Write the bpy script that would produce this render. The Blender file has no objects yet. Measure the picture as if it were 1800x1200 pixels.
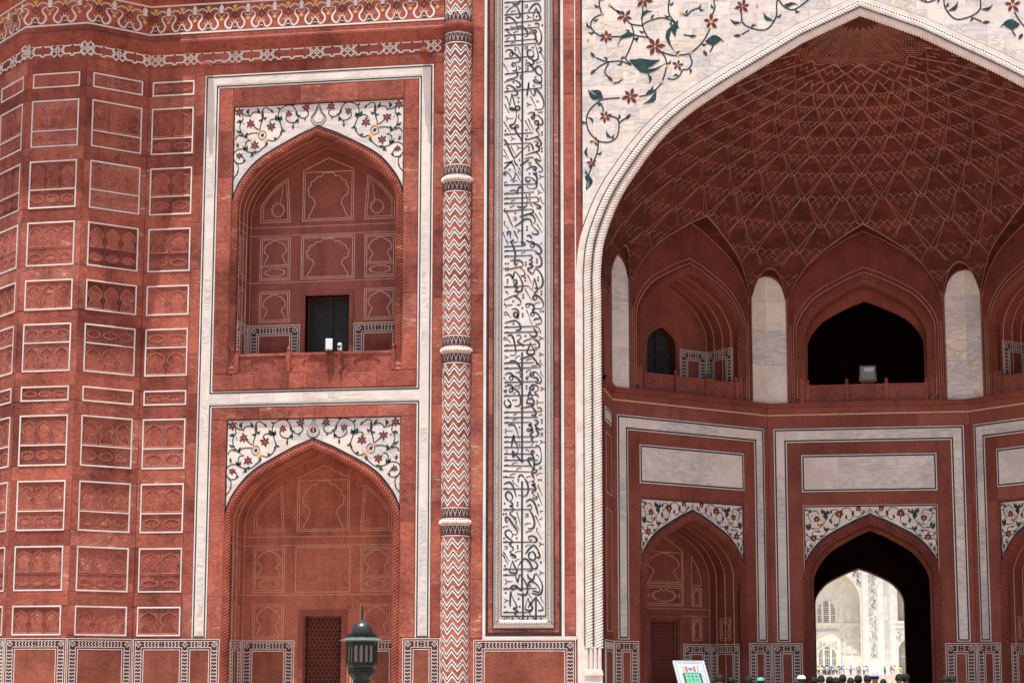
import bpy, bmesh, math, random
from mathutils import Matrix, Vector
from mathutils.geometry import tessellate_polygon
random.seed(7)
sc = bpy.context.scene
COL = sc.collection
R = math.radians
PI = math.pi

# ------------------------------------------------------------------ camera
PITCH, YAW, ROLL = .1496, .1710, .0016
fw = Vector((-math.sin(YAW)*math.cos(PITCH), math.cos(YAW)*math.cos(PITCH), math.sin(PITCH)))
rt = fw.cross(Vector((0, 0, 1))).normalized(); up = rt.cross(fw)
r2 = rt*math.cos(ROLL)+up*math.sin(ROLL); u2 = -rt*math.sin(ROLL)+up*math.cos(ROLL)
cam = bpy.data.cameras.new('camera'); camo = bpy.data.objects.new('camera', cam); COL.objects.link(camo)
camo.matrix_world = Matrix(((r2.x, u2.x, -fw.x, -.449), (r2.y, u2.y, -fw.y, -47.), (r2.z, u2.z, -fw.z, 1.6), (0, 0, 0, 1)))
cam.sensor_width = 36; cam.lens = 3430/1800*36; cam.shift_x = (900-895)/1800; cam.shift_y = (684-600)/1800
cam.clip_start = .5; cam.clip_end = 3000
sc.camera = camo

# ------------------------------------------------------------------ sky and sun
SUN_EL, SUN_AZ = 78, 12          # azimuth: degrees to the left of straight out from the facade
wd = bpy.data.worlds.new('World'); sc.world = wd; wd.use_nodes = True
nt = wd.node_tree; bg = nt.nodes['Background']
sky = nt.nodes.new('ShaderNodeTexSky'); sky.sky_type = 'NISHITA'; sky.sun_disc = False
sky.sun_elevation = R(SUN_EL); sky.sun_rotation = R(180+SUN_AZ); sky.air_density = 1.3; sky.dust_density = 3
nt.links.new(sky.outputs[0], bg.inputs[0]); bg.inputs[1].default_value = .11
sl = bpy.data.lights.new('sun', 'SUN'); sl.energy = 5; sl.angle = R(.55); sl.color = (1, .965, .92)
so = bpy.data.objects.new('sun', sl); COL.objects.link(so); so.location = (0, -20, 60)
sd = Vector((-math.sin(R(SUN_AZ))*math.cos(R(SUN_EL)), -math.cos(R(SUN_AZ))*math.cos(R(SUN_EL)), math.sin(R(SUN_EL))))
so.rotation_euler = sd.to_track_quat('Z', 'Y').to_euler()
sc.view_settings.view_transform = 'Standard'; sc.view_settings.look = 'None'
sc.view_settings.exposure = 0.6; sc.view_settings.gamma = 1; sc.view_settings.use_curve_mapping = False
sc.render.engine = 'CYCLES'
sc.cycles.max_bounces = 7; sc.cycles.diffuse_bounces = 5; sc.cycles.glossy_bounces = 2

# ------------------------------------------------------------------ materials
def newmat(name):
    m = bpy.data.materials.new(name); m.use_nodes = True
    n = m.node_tree.nodes; b = n['Principled BSDF']; return m, n, m.node_tree.links, b
def plain(name, col, rough=.6, metal=0, spec=.3, emit=None):
    m, n, l, b = newmat(name)
    b.inputs['Base Color'].default_value = (*col, 1); b.inputs['Roughness'].default_value = rough
    b.inputs['Metallic'].default_value = metal; b.inputs['Specular IOR Level'].default_value = spec
    return m
def rnd_node(n, l):
    oi = n.new('ShaderNodeObjectInfo'); at = n.new('ShaderNodeAttribute'); at.attribute_name = 'tint'
    ad = n.new('ShaderNodeMath'); ad.operation = 'ADD'; l.new(oi.outputs['Random'], ad.inputs[0]); l.new(at.outputs['Fac'], ad.inputs[1])
    fr = n.new('ShaderNodeMath'); fr.operation = 'FRACT'; l.new(ad.outputs[0], fr.inputs[0]); return fr.outputs[0]
def ramp(n, l, src, stops, interp='LINEAR'):
    r = n.new('ShaderNodeValToRGB'); r.color_ramp.interpolation = interp
    e = r.color_ramp.elements
    while len(e) < len(stops): e.new(.5)
    for i, (p, c) in enumerate(stops):
        e[i].position = p; e[i].color = (*c, 1) if len(c) == 3 else c
    l.new(src, r.inputs[0]); return r.outputs[0]
def noise(n, l, scale, detail=6, rough=.6, vec=None, dist=0):
    t = n.new('ShaderNodeTexNoise'); t.inputs['Scale'].default_value = scale; t.inputs['Detail'].default_value = detail
    t.inputs['Roughness'].default_value = rough; t.inputs['Distortion'].default_value = dist
    if vec is not None: l.new(vec, t.inputs['Vector'])
    return t.outputs['Fac']
def mixc(n, l, f, a, b, mode='MIX'):
    m = n.new('ShaderNodeMix'); m.data_type = 'RGBA'; m.blend_type = mode
    for s, v in ((m.inputs[0], f), (m.inputs[6], a), (m.inputs[7], b)):
        if isinstance(v, (int, float)): s.default_value = v
        elif isinstance(v, tuple): s.default_value = (*v, 1)
        else: l.new(v, s)
    return m.outputs[2]
def sandstone(name, A, B, C, bump=.5, rough=.85, var=1.0, grain=38, spec=.2, streak=.35, patch=.62):
    m, n, l, b = newmat(name)
    geo = n.new('ShaderNodeNewGeometry'); P = geo.outputs['Position']
    r = rnd_node(n, l)
    # offset the pattern for every stone so that neighbours differ
    off = n.new('ShaderNodeVectorMath'); off.operation = 'SCALE'; off.inputs[0].default_value = (17, 9, 23); l.new(r, off.inputs['Scale'])
    pv = n.new('ShaderNodeVectorMath'); pv.operation = 'ADD'; l.new(P, pv.inputs[0]); l.new(off.outputs[0], pv.inputs[1]); V = pv.outputs[0]
    base = mixc(n, l, ramp(n, l, noise(n, l, 1.6, 8, .65, V), [(.36, (0, 0, 0)), (.62, (1, 1, 1))]), A, B)
    # sedimentary flame streaks
    mp = n.new('ShaderNodeMapping'); mp.inputs['Scale'].default_value = (1.2, 1.2, 4.5); mp.inputs['Rotation'].default_value = (0, .6, 0); l.new(V, mp.inputs[0])
    st = ramp(n, l, noise(n, l, 1.5, 7, .7, mp.outputs[0], .6), [(patch, (0, 0, 0)), (patch+.06, (1, 1, 1))])
    rs = ramp(n, l, r, [(.55, (0, 0, 0)), (.8, (1, 1, 1))])
    sf = n.new('ShaderNodeMath'); sf.operation = 'MULTIPLY'; l.new(st, sf.inputs[0]); l.new(rs, sf.inputs[1])
    sf2 = n.new('ShaderNodeMath'); sf2.operation = 'MULTIPLY'; l.new(sf.outputs[0], sf2.inputs[0]); sf2.inputs[1].default_value = streak
    base = mixc(n, l, sf2.outputs[0], base, C)
    # per stone tone
    v = var
    tone = ramp(n, l, r, [(0, (1-.40*v, 1-.46*v, 1-.42*v)), (.2, (1.0, .98, .97)), (.42, (1+.14*v, 1+.10*v, 1+.10*v)), (.62, (1-.20*v, 1-.24*v, 1-.22*v)), (.8, (1.02, 1.04, 1.06)), (1, (1+.14*v, 1+.34*v, 1+.42*v))])
    base = mixc(n, l, 1.0, base, tone, 'MULTIPLY')
    # dark grime clouds and small pits
    gr = ramp(n, l, noise(n, l, .55, 9, .68, P), [(.38, (.50, .45, .47)), (.50, (.94, .93, .93)), (.62, (1.14, 1.16, 1.16))])
    base = mixc(n, l, .85*min(1, var), base, gr, 'MULTIPLY')
    g2 = ramp(n, l, noise(n, l, 3.2, 9, .72, V, .5), [(.36, (.52, .47, .50)), (.47, (1, 1, 1)), (.60, (1, 1, 1)), (.70, (1.28, 1.40, 1.42))])
    base = mixc(n, l, .75*min(1, var), base, g2, 'MULTIPLY')
    mw = n.new('ShaderNodeMapping'); mw.inputs['Scale'].default_value = (2.2, 2.2, .35); l.new(P, mw.inputs[0])
    ws = ramp(n, l, noise(n, l, 1.6, 7, .7, mw.outputs[0]), [(.36, (.62, .58, .60)), (.52, (1, 1, 1))])
    base = mixc(n, l, .5, base, ws, 'MULTIPLY')
    sp = ramp(n, l, noise(n, l, grain, 3, .7, P), [(.34, (.66, .60, .60)), (.5, (1, 1, 1)), (.68, (1.30, 1.34, 1.36))])
    base = mixc(n, l, .9*min(1, var+.1), base, sp, 'MULTIPLY')
    # pale lime flecks
    fl = ramp(n, l, noise(n, l, 9, 6, .8, V), [(.70, (0, 0, 0)), (.74, (1, 1, 1))])
    ff = n.new('ShaderNodeMath'); ff.operation = 'MULTIPLY'; l.new(fl, ff.inputs[0]); ff.inputs[1].default_value = .35
    base = mixc(n, l, ff.outputs[0], base, (.42, .27, .20))
    l.new(base, b.inputs['Base Color']); b.inputs['Roughness'].default_value = rough; b.inputs['Specular IOR Level'].default_value = spec
    h1 = noise(n, l, grain*.8, 4, .7, P); h2 = noise(n, l, 6, 5, .6, V)
    ah = n.new('ShaderNodeMath'); ah.operation = 'MULTIPLY_ADD'; l.new(h2, ah.inputs[0]); ah.inputs[1].default_value = 3.0; l.new(h1, ah.inputs[2])
    bp = n.new('ShaderNodeBump'); bp.inputs['Strength'].default_value = bump; bp.inputs['Distance'].default_value = .012
    l.new(ah.outputs[0], bp.inputs['Height']); l.new(bp.outputs[0], b.inputs['Normal'])
    return m
RED = sandstone('red_sandstone', (.400, .130, .088), (.305, .085, .058), (.60, .36, .22), .75, streak=.6, patch=.58)
PANEL = sandstone('carved_red_sandstone', (.360, .124, .091), (.275, .082, .060), (.50, .28, .18), .55, .85, 1.25)
SLAB = sandstone('dado_sandstone', (.300, .098, .062), (.215, .066, .042), (.36, .16, .10), .45, .8, .6)
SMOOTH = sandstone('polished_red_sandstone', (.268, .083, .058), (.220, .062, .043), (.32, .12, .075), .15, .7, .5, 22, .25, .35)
NICHE = sandstone('bounce_lit_sandstone', (.44, .145, .085), (.36, .108, .062), (.50, .21, .13), .2, .75, .8, 22, .25, .45)  # lower bay recess: warm light bounced off the ground is put into the colour
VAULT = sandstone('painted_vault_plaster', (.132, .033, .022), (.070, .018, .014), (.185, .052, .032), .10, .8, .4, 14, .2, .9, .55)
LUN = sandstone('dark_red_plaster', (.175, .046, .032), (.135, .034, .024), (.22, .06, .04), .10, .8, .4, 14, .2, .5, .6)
def marblemat(name, warm=(.76, .70, .62), cool=(.65, .63, .60), vein=(.34, .35, .38), bump=.06, vein_amt=.85, yel=(.78, .70, .56)):
    m, n, l, b = newmat(name)
    geo = n.new('ShaderNodeNewGeometry'); P = geo.outputs['Position']; r = rnd_node(n, l)
    off = n.new('ShaderNodeVectorMath'); off.operation = 'SCALE'; off.inputs[0].default_value = (31, 11, 19); l.new(r, off.inputs['Scale'])
    pv = n.new('ShaderNodeVectorMath'); pv.operation = 'ADD'; l.new(P, pv.inputs[0]); l.new(off.outputs[0], pv.inputs[1]); V = pv.outputs[0]
    tone = ramp(n, l, r, [(0, warm), (.45, (.75, .70, .64)), (.66, (.71, .67, .62)), (.82, cool), (.90, yel), (1, warm)])
    cl = ramp(n, l, noise(n, l, 1.1, 8, .6, V, .8), [(.38, (.78, .77, .77)), (.60, (1, 1, 1))])
    base = mixc(n, l, .8, tone, cl, 'MULTIPLY')
    mp = n.new('ShaderNodeMapping'); mp.inputs['Rotation'].default_value = (.3, .75, .2); mp.inputs['Scale'].default_value = (.8, .8, 3.2); l.new(V, mp.inputs[0])
    vn = noise(n, l, 1.3, 9, .62, mp.outputs[0], 1.6)
    vv = ramp(n, l, vn, [(.44, (0, 0, 0)), (.495, (1, 1, 1)), (.52, (.2, .2, .2)), (.60, (0, 0, 0))])
    rv = ramp(n, l, r, [(.2, (.15, .15, .15)), (.75, (1, 1, 1))])
    mf = n.new('ShaderNodeMath'); mf.operation = 'MULTIPLY'; l.new(vv, mf.inputs[0]); l.new(rv, mf.inputs[1])
    mf2 = n.new('ShaderNodeMath'); mf2.operation = 'MULTIPLY'; l.new(mf.outputs[0], mf2.inputs[0]); mf2.inputs[1].default_value = vein_amt
    base = mixc(n, l, mf2.outputs[0], base, vein)
    rust = ramp(n, l, noise(n, l, 2.3, 8, .75, P), [(.60, (0, 0, 0)), (.72, (1, 1, 1))])
    rf = n.new('ShaderNodeMath'); rf.operation = 'MULTIPLY'; l.new(rust, rf.inputs[0]); rf.inputs[1].default_value = .42
    base = mixc(n, l, rf.outputs[0], base, (.55, .38, .24))
    gm = ramp(n, l, noise(n, l, 30, 4, .7, P), [(.32, (.88, .87, .86)), (.5, (1, 1, 1))])
    base = mixc(n, l, .7, base, gm, 'MULTIPLY')
    l.new(base, b.inputs['Base Color']); b.inputs['Roughness'].default_value = .5; b.inputs['Specular IOR Level'].default_value = .35
    bp = n.new('ShaderNodeBump'); bp.inputs['Strength'].default_value = bump; bp.inputs['Distance'].default_value = .01
    l.new(noise(n, l, 14, 5, .6, P), bp.inputs['Height']); l.new(bp.outputs[0], b.inputs['Normal'])
    return m
MARB = marblemat('white_marble')
MCAL = marblemat('inscription_marble', (.70, .685, .66), (.62, .63, .65), (.5, .5, .52), .04, .3, (.70, .68, .64))
MTRIM = marblemat('marble_trim', (.74, .70, .64), (.70, .68, .66), (.5, .48, .46), .03, .2)
def worn(name, col, col2, rough=.55, sc_=8, amt=.6, thr=.55):
    m, n, l, b = newmat(name); geo = n.new('ShaderNodeNewGeometry')
    f = ramp(n, l, noise(n, l, sc_, 6, .7, geo.outputs['Position']), [(thr-.1, (0, 0, 0)), (thr+.15, (amt,)*3)])
    l.new(mixc(n, l, f, col, col2), b.inputs['Base Color']); b.inputs['Roughness'].default_value = rough; b.inputs['Specular IOR Level'].default_value = .3
    return m
WHITE = worn('white_inlay', (.74, .70, .65), (.50, .40, .34))
ROPEM = worn('carved_marble', (.70, .655, .60), (.52, .39, .32), .55, 3, .7, .55)
SLATE = worn('slate_letter', (.022, .038, .052), (.06, .085, .10), .6, 9, .8)
DARK = worn('black_slate_inlay', (.012, .026, .036), (.035, .06, .07), .5, 6, .8)
GREEN = worn('green_stone_inlay', (.010, .036, .038), (.03, .10, .085), .5, 8, .8)
CRIM = worn('crimson_stone_inlay', (.105, .016, .014), (.18, .036, .026), .55, 8, .7)
YEL = worn('yellow_stone_inlay', (.62, .34, .075), (.50, .26, .10), .55, 8, .7)
PLUM = worn('purple_slate_inlay', (.060, .022, .026), (.10, .035, .035), .6, 7, .8)
PINK = worn('pale_red_line', (.62, .36, .24), (.48, .21, .14), .7, 5, .8)
VLINE = worn('vault_line', (.43, .24, .19), (.22, .10, .075), .8, 3, .8)
LINEW = worn('niche_line', (.60, .42, .36), (.42, .22, .17), .8, 5, .8)
EDGE = worn('painted_edge_light', (.46, .175, .125), (.31, .10, .075), .85, 4, .9, .5)  # pale outline colour: highlights painted along the carved relief edges
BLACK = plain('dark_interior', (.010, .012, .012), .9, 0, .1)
WOOD = worn('old_dark_wood', (.020, .022, .022), (.04, .04, .04), .7, 5, .8)

# ------------------------------------------------------------------ mesh helpers
class MB:
    """collects faces in a local frame: u to the right, v up, w out of the wall"""
    def __init__(s): s.v = []; s.f = []; s.m = []; s.t = []
    def add(s, pts, faces, m=0, t=0.0):
        o = len(s.v); s.v += [(p[0], -p[2], p[1]) for p in pts]
        for f in faces: s.f.append(tuple(i+o for i in f)); s.m.append(m); s.t.append(t)
    def box(s, u0, u1, v0, v1, w0, w1, m=0, t=0.0, back=False):
        p = [(u0, v0, w0), (u1, v0, w0), (u1, v1, w0), (u0, v1, w0), (u0, v0, w1), (u1, v0, w1), (u1, v1, w1), (u0, v1, w1)]
        f = [(4, 5, 6, 7), (0, 1, 5, 4), (1, 2, 6, 5), (2, 3, 7, 6), (3, 0, 4, 7)]
        if back: f.append((0, 3, 2, 1))
        s.add(p, f, m, t)
    def chamf(s, u0, u1, v0, v1, w0, w1, c=.006, m=0, t=0.0):
        c = min(c, (u1-u0)*.3, (v1-v0)*.3)
        p = [(u0, v0, w0), (u1, v0, w0), (u1, v1, w0), (u0, v1, w0), (u0, v0, w1-c), (u1, v0, w1-c), (u1, v1, w1-c), (u0, v1, w1-c),
             (u0+c, v0+c, w1), (u1-c, v0+c, w1), (u1-c, v1-c, w1), (u0+c, v1-c, w1)]
        f = [(8, 9, 10, 11)]
        for i in range(4):
            j = (i+1) % 4; f += [(i, j, j+4, i+4), (i+4, j+4, j+8, i+8)]
        s.add(p, f, m, t)
    def poly(s, loops, w0, w1, m=0, t=0.0, sides=True, ms=None):
        loops = [[tuple(p) for p in L] for L in loops if len(L) >= 3]
        tri = tessellate_polygon([[Vector((x, y, 0)) for x, y in L] for L in loops])
        flat = [p for L in loops for p in L]; N = len(flat)
        s.add([(x, y, w1) for x, y in flat], [tuple(t_) for t_ in tri], m, t)
        if sides:
            o = 0
            for L in loops:
                k = len(L); pts = [(x, y, w1) for x, y in L]+[(x, y, w0) for x, y in L]
                s.add(pts, [(i, (i+1) % k, k+(i+1) % k, k+i) for i in range(k)], m if ms is None else ms, t); o += k
    def ribbon(s, pts, wd, w0, w1, closed=False, m=0, t=0.0, taper=None):
        n = len(pts)
        if n < 2: return
        L = []; Rr = []
        for i in range(n):
            a = pts[(i-1) % n] if (closed or i > 0) else pts[i]; c = pts[(i+1) % n] if (closed or i < n-1) else pts[i]; b = pts[i]
            d1 = Vector((b[0]-a[0], b[1]-a[1])); d2 = Vector((c[0]-b[0], c[1]-b[1]))
            if d1.length < 1e-9: d1 = d2
            if d2.length < 1e-9: d2 = d1
            if d1.length < 1e-9: d1 = d2 = Vector((1, 0))
            d1.normalize(); d2.normalize(); n1 = Vector((-d1.y, d1.x)); n2 = Vector((-d2.y, d2.x))
            mm = n1+n2
            if mm.length < .2: mm = n1.copy()
            mm.normalize(); k = 1/max(.5, mm.dot(n1)); h = wd/2*(taper(i/(n-1)) if taper else 1)
            L.append((b[0]+mm.x*h*k, b[1]+mm.y*h*k)); Rr.append((b[0]-mm.x*h*k, b[1]-mm.y*h*k))
        V = []; F = []
        for i in range(n):
            V += [(*L[i], w1), (*Rr[i], w1), (*L[i], w0), (*Rr[i], w0)]
        for i in range(n if closed else n-1):
            a = 4*i; b = 4*((i+1) % n); F += [(a, a+1, b+1, b), (a+2, a, b, b+2), (a+1, a+3, b+3, b+1)]
        if not closed: F += [(0, 1, 3, 2), (4*n-4, 4*n-3, 4*n-1, 4*n-2)]
        s.add(V, F, m, t)
    def strip(s, A, B, m=0, t=0.0, closed=False):
        n = len(A); s.add(list(A)+list(B), [(i, (i+1) % n, n+(i+1) % n, n+i) for i in range(n if closed else n-1)], m, t)
    def rope(s, path, r, pitch, w=0., per=6, m=0, amp=.16, skew=1.2, sides=9, arc=PI, flat=1.):
        P = resample(path, pitch/per); n = len(P); rows = []; V = []; F = []
        for i, p in enumerate(P):
            a = P[max(0, i-1)]; b = P[min(n-1, i+1)]
            d = Vector((b[0]-a[0], b[1]-a[1]));
            if d.length < 1e-9: d = Vector((0, 1))
            d.normalize(); nn = Vector((-d.y, d.x))
            for j in range(sides):
                th = -arc/2+arc*j/(sides-1)
                ph = 2*PI*i/per+th*skew*PI
                rr = r*(1-amp+amp*abs(math.sin(ph/2))**.6*1.6)
                V.append((p[0]+nn.x*rr*math.sin(th), p[1]+nn.y*rr*math.sin(th), w+rr*math.cos(th)*flat))
        for i in range(n-1):
            for j in range(sides-1):
                a = i*sides+j; F.append((a, a+1, a+1+sides, a+sides))
        s.add(V, F, m)
    def lathe(s, prof, seg=16, c=(0, 0), m=0, a0=0, full=2*PI, t=0.0):
        """prof: (radius, v); axis vertical through u=c[0], w=c[1]"""
        V = []; F = []; k = seg if full >= 2*PI-1e-6 else seg+1
        for r, z in prof:
            for j in range(k):
                th = a0+full*j/seg; V.append((c[0]+r*math.cos(th), z, c[1]+r*math.sin(th)))
        for i in range(len(prof)-1):
            for j in range(seg):
                a = i*k+j; b = i*k+(j+1) % k; F.append((a, b, b+k, a+k))
        s.add(V, F, m, t)
def resample(path, step):
    out = [path[0]]; acc = 0.
    L = sum(math.dist(path[i], path[i+1]) for i in range(len(path)-1)); n = max(2, int(L/step)); st = L/n
    need = st
    for i in range(len(path)-1):
        a, b = path[i], path[i+1]; d = math.dist(a, b)
        while acc+d >= need-1e-9 and len(out) <= n:
            t = (need-acc)/d if d > 1e-9 else 0; out.append((a[0]+(b[0]-a[0])*t, a[1]+(b[1]-a[1])*t)); need += st
        acc += d
    return out
def spline(pts, k=6, closed=False):
    n = len(pts)
    if n < 3: return list(pts)
    out = []
    rng = n if closed else n-1
    for i in range(rng):
        p0 = pts[(i-1) % n] if (closed or i > 0) else pts[0]; p1 = pts[i]; p2 = pts[(i+1) % n]
        p3 = pts[(i+2) % n] if (closed or i < n-2) else pts[-1]
        for j in range(k):
            t = j/k; t2 = t*t; t3 = t2*t
            out.append(tuple(.5*((2*p1[q])+(-p0[q]+p2[q])*t+(2*p0[q]-5*p1[q]+4*p2[q]-p3[q])*t2+(-p0[q]+3*p1[q]-3*p2[q]+p3[q])*t3) for q in (0, 1)))
    if not closed: out.append(tuple(pts[-1]))
    return out
def mesh(name, mb, mats, smooth=False):
    me = bpy.data.meshes.new(name); me.from_pydata(mb.v, [], mb.f)
    for m in (mats if isinstance(mats, (list, tuple)) else [mats]): me.materials.append(m)
    if any(mb.m): me.polygons.foreach_set('material_index', mb.m)
    if any(mb.t):
        a = me.attributes.new('tint', 'FLOAT', 'FACE'); a.data.foreach_set('value', mb.t)
    if smooth: me.polygons.foreach_set('use_smooth', [True]*len(me.polygons))
    me.update(); return me
W = {}
I4 = Matrix.Identity(4)
def obj(name, me, parent=None, F=I4, kind=None, label=None):
    o = bpy.data.objects.new(name, me); COL.objects.link(o); W[o] = F
    if parent is not None:
        o.parent = parent; o.matrix_basis = W[parent].inverted() @ F
    else: o.matrix_basis = F
    if kind: o['kind'] = kind
    if label: o['label'] = label
    return o
def mk(name, mb, mats, parent=None, F=I4, smooth=False, **k): return obj(name, mesh(name, mb, mats, smooth), parent, F, **k)
def thing(name, label, cat, F=I4, group=None):
    o = obj(name, None, None, F); o['label'] = label; o['category'] = cat; o.empty_display_size = .3
    if group: o['group'] = group
    return o
def T(x, y, z): return Matrix.Translation((x, y, z))
def frame(O, U):
    """wall frame: origin, horizontal direction; local y runs into the wall"""
    U = Vector((U[0], U[1], 0)).normalized(); V = Vector((-U.y, U.x, 0))
    return Matrix(((U.x, V.x, 0, O[0]), (U.y, V.y, 0, O[1]), (0, 0, 1, O[2] if len(O) > 2 else 0), (0, 0, 0, 1)))
CACHE = {}
def cached(key, fn, mats, smooth=False):
    if key not in CACHE:
        mb = MB(); fn(mb); CACHE[key] = mesh(key if isinstance(key, str) else key[0], mb, mats, smooth)
    return CACHE[key]
# stones: gathered first, the largest become objects, the rest one mesh per wall
STONES = {}
def stone(parent, F, rect, w0=-.02, w1=0., kind='stone_block', mat=None, c=.007, poly=None):
    STONES.setdefault(kind, []).append((parent, F, rect, w0, w1, mat or RED, c, poly))
def course(parent, F, u0, u1, v0, v1, ax='u', L=.95, w0=-.02, w1=0., kind='stone_block', mat=None, gap=.007, jit=.35, c=.007, wj=.003):
    a, b = (u0, u1) if ax == 'u' else (v0, v1); n = max(1, round((b-a)/L)); cuts = [a]
    for i in range(1, n): cuts.append(a+(b-a)*(i+random.uniform(-jit, jit)*.8)/n)
    cuts.append(b)
    for x, y in zip(cuts, cuts[1:]):
        g = gap/2; dw = random.uniform(-wj, wj)
        r = (x+g, y-g, v0+g, v1-g) if ax == 'u' else (u0+g, u1-g, x+g, y-g)
        stone(parent, F, r, w0, w1+dw, kind, mat, c)
def flush(limit=290):
    for kind, lst in STONES.items():
        def area(s):
            r = s[2]; return (r[1]-r[0])*(r[3]-r[2])
        lst.sort(key=area, reverse=True); rest = {}
        for i, (par, F, r, w0, w1, mat, c, poly) in enumerate(lst):
            if i < limit:
                mb = MB(); cu, cv = (r[0]+r[1])/2, (r[2]+r[3])/2
                if poly: mb.poly([[(x-cu, y-cv) for x, y in poly]], w0, w1)
                else: mb.chamf(r[0]-cu, r[1]-cu, r[2]-cv, r[3]-cv, w0, w1, c)
                mk(kind, mb, mat, par, F @ T(cu, 0, cv))
            else:
                key = (par, mat); mbF = rest.setdefault(key, (MB(), []))
                sub = MB(); t = random.random()
                if poly: sub.poly([poly], w0, w1, 0, t)
                else: sub.chamf(r[0], r[1], r[2], r[3], w0, w1, c, 0, t)
                M = W[par].inverted() @ F; o = len(mbF[0].v)
                mbF[0].v += [tuple(M @ Vector(p)) for p in sub.v]; mbF[0].f += [tuple(q+o for q in f) for f in sub.f]; mbF[0].m += sub.m; mbF[0].t += sub.t
        for (par, mat), (mb, _) in rest.items(): mk(kind, mb, mat, par, W[par], kind='stuff')
# ------------------------------------------------------------------ shapes
NT = [(0, 1), (.22, .909), (.366, .83), (.51, .752), (.658, .66), (.768, .564), (.864, .444), (.93, .34), (.985, .2), (1, .08), (1, 0)]
NTS = spline(NT[1:], 4); NTS = [NT[0]]+NTS
def arch_curve(hw, zs, za, cx=0.):
    """from left springing over the apex to the right springing"""
    l = [(cx-u*hw, zs+v*(za-zs)) for u, v in NTS]
    r = [(cx+u*hw, zs+v*(za-zs)) for u, v in NTS]
    return l[::-1]+r[1:]
def arch_path(hw, zs, za, zb, cx=0.): return [(cx-hw, zb)]+arch_curve(hw, zs, za, cx)+[(cx+hw, zb)]
def arch_u(v):
    if v <= 0: return 1
    if v >= 1: return 0
    for (a, b), (c, d) in zip(NTS, NTS[1:]):
        if d <= v <= b: return a+(c-a)*(b-v)/max(1e-9, b-d)
    return 1
def clip_poly(P, u0, u1, v0, v1):
    for ax, lim, sgn in ((0, u0, 1), (0, u1, -1), (1, v0, 1), (1, v1, -1)):
        out = []
        for i in range(len(P)):
            a, b = P[i-1], P[i]; da = (a[ax]-lim)*sgn; db = (b[ax]-lim)*sgn
            if (da >= 0) != (db >= 0):
                t = da/(da-db); out.append((a[0]+(b[0]-a[0])*t, a[1]+(b[1]-a[1])*t))
            if db >= 0: out.append(b)
        P = out
        if len(P) < 3: return []
    q = []
    for p in P:
        if not q or math.dist(p, q[-1]) > 1e-4: q.append(p)
    return q if len(q) >= 3 else []
def parea(P): return abs(sum(P[i-1][0]*P[i][1]-P[i][0]*P[i-1][1] for i in range(len(P))))/2
def tiles(parent, F, P, h, L, w0, w1, kind, mat, gap=.005):
    v0 = min(p[1] for p in P); v1 = max(p[1] for p in P); u0 = min(p[0] for p in P); u1 = max(p[0] for p in P)
    v = v1; row = 0
    while v > v0+.01:
        hh = h*random.uniform(.75, 1.2); u = u0-random.uniform(0, .5)*L
        while u < u1:
            ll = L*random.uniform(.6, 1.35); Q = clip_poly(P, u+gap/2, u+ll-gap/2, v-hh+gap/2, v-gap/2)
            if Q and parea(Q) > .002:
                us = [q[0] for q in Q]; vs = [q[1] for q in Q]
                stone(parent, F, (min(us), max(us), min(vs), max(vs)), w0, w1, kind, mat, 0, Q)
            u += ll
        v -= hh
FOIL = [(0, 1), (.15, .92), (.29, .84), (.385, .72), (.42, .58), (.355, .47)]
def multifoil(w, h, foot=True, k=5, cx=0., z0=0.):
    half = []
    for (a, b), (c, d) in zip(FOIL, FOIL[1:]):
        L = math.dist((a, b), (c, d)); nx, ny = (b-d)/L, (c-a)/L
        if nx*(a+c)/2+ny*((b+d)/2-.5) < 0: nx, ny = -nx, -ny
        for j in range(k):
            t = j/k; e = math.sin(PI*t)*L*.30; half.append((a+(c-a)*t+nx*e, b+(d-b)*t+ny*e))
    half += spline([(.355, .47), (.30, .40), (.285, .31), (.34, .22), (.36, .14), (.41, .06), (.42, 0)], 3) if foot else [(.355, .47)]
    r = [(cx+x*w, z0+y*h) for x, y in half]; l = [(cx-x*w, z0+y*h) for x, y in half[1:]]
    return l[::-1]+r
def cartouche(w, h, cx, cy, n=12):
    out = []
    for i in range(n*5):
        th = 2*PI*i/(n*5)+PI/2; sc_ = 1-.24*(1-abs(math.sin(n*(th-PI/2)/2)))
        ex = abs(math.cos(th))**.8*math.copysign(1, math.cos(th)); out.append((cx+w/2*ex*sc_, cy+h/2*math.sin(th)*sc_*(1.12 if abs(math.sin(th)) > .97 else 1)))
    return out
def rrect(u0, u1, v0, v1): return [(u0, v0), (u1, v0), (u1, v1), (u0, v1)]
def line_rect(mb, u0, u1, v0, v1, wd=.018, w0=0, w1=.006, m=0):
    mb.ribbon(rrect(u0, u1, v0, v1), wd, w0, w1, True, m)
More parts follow.
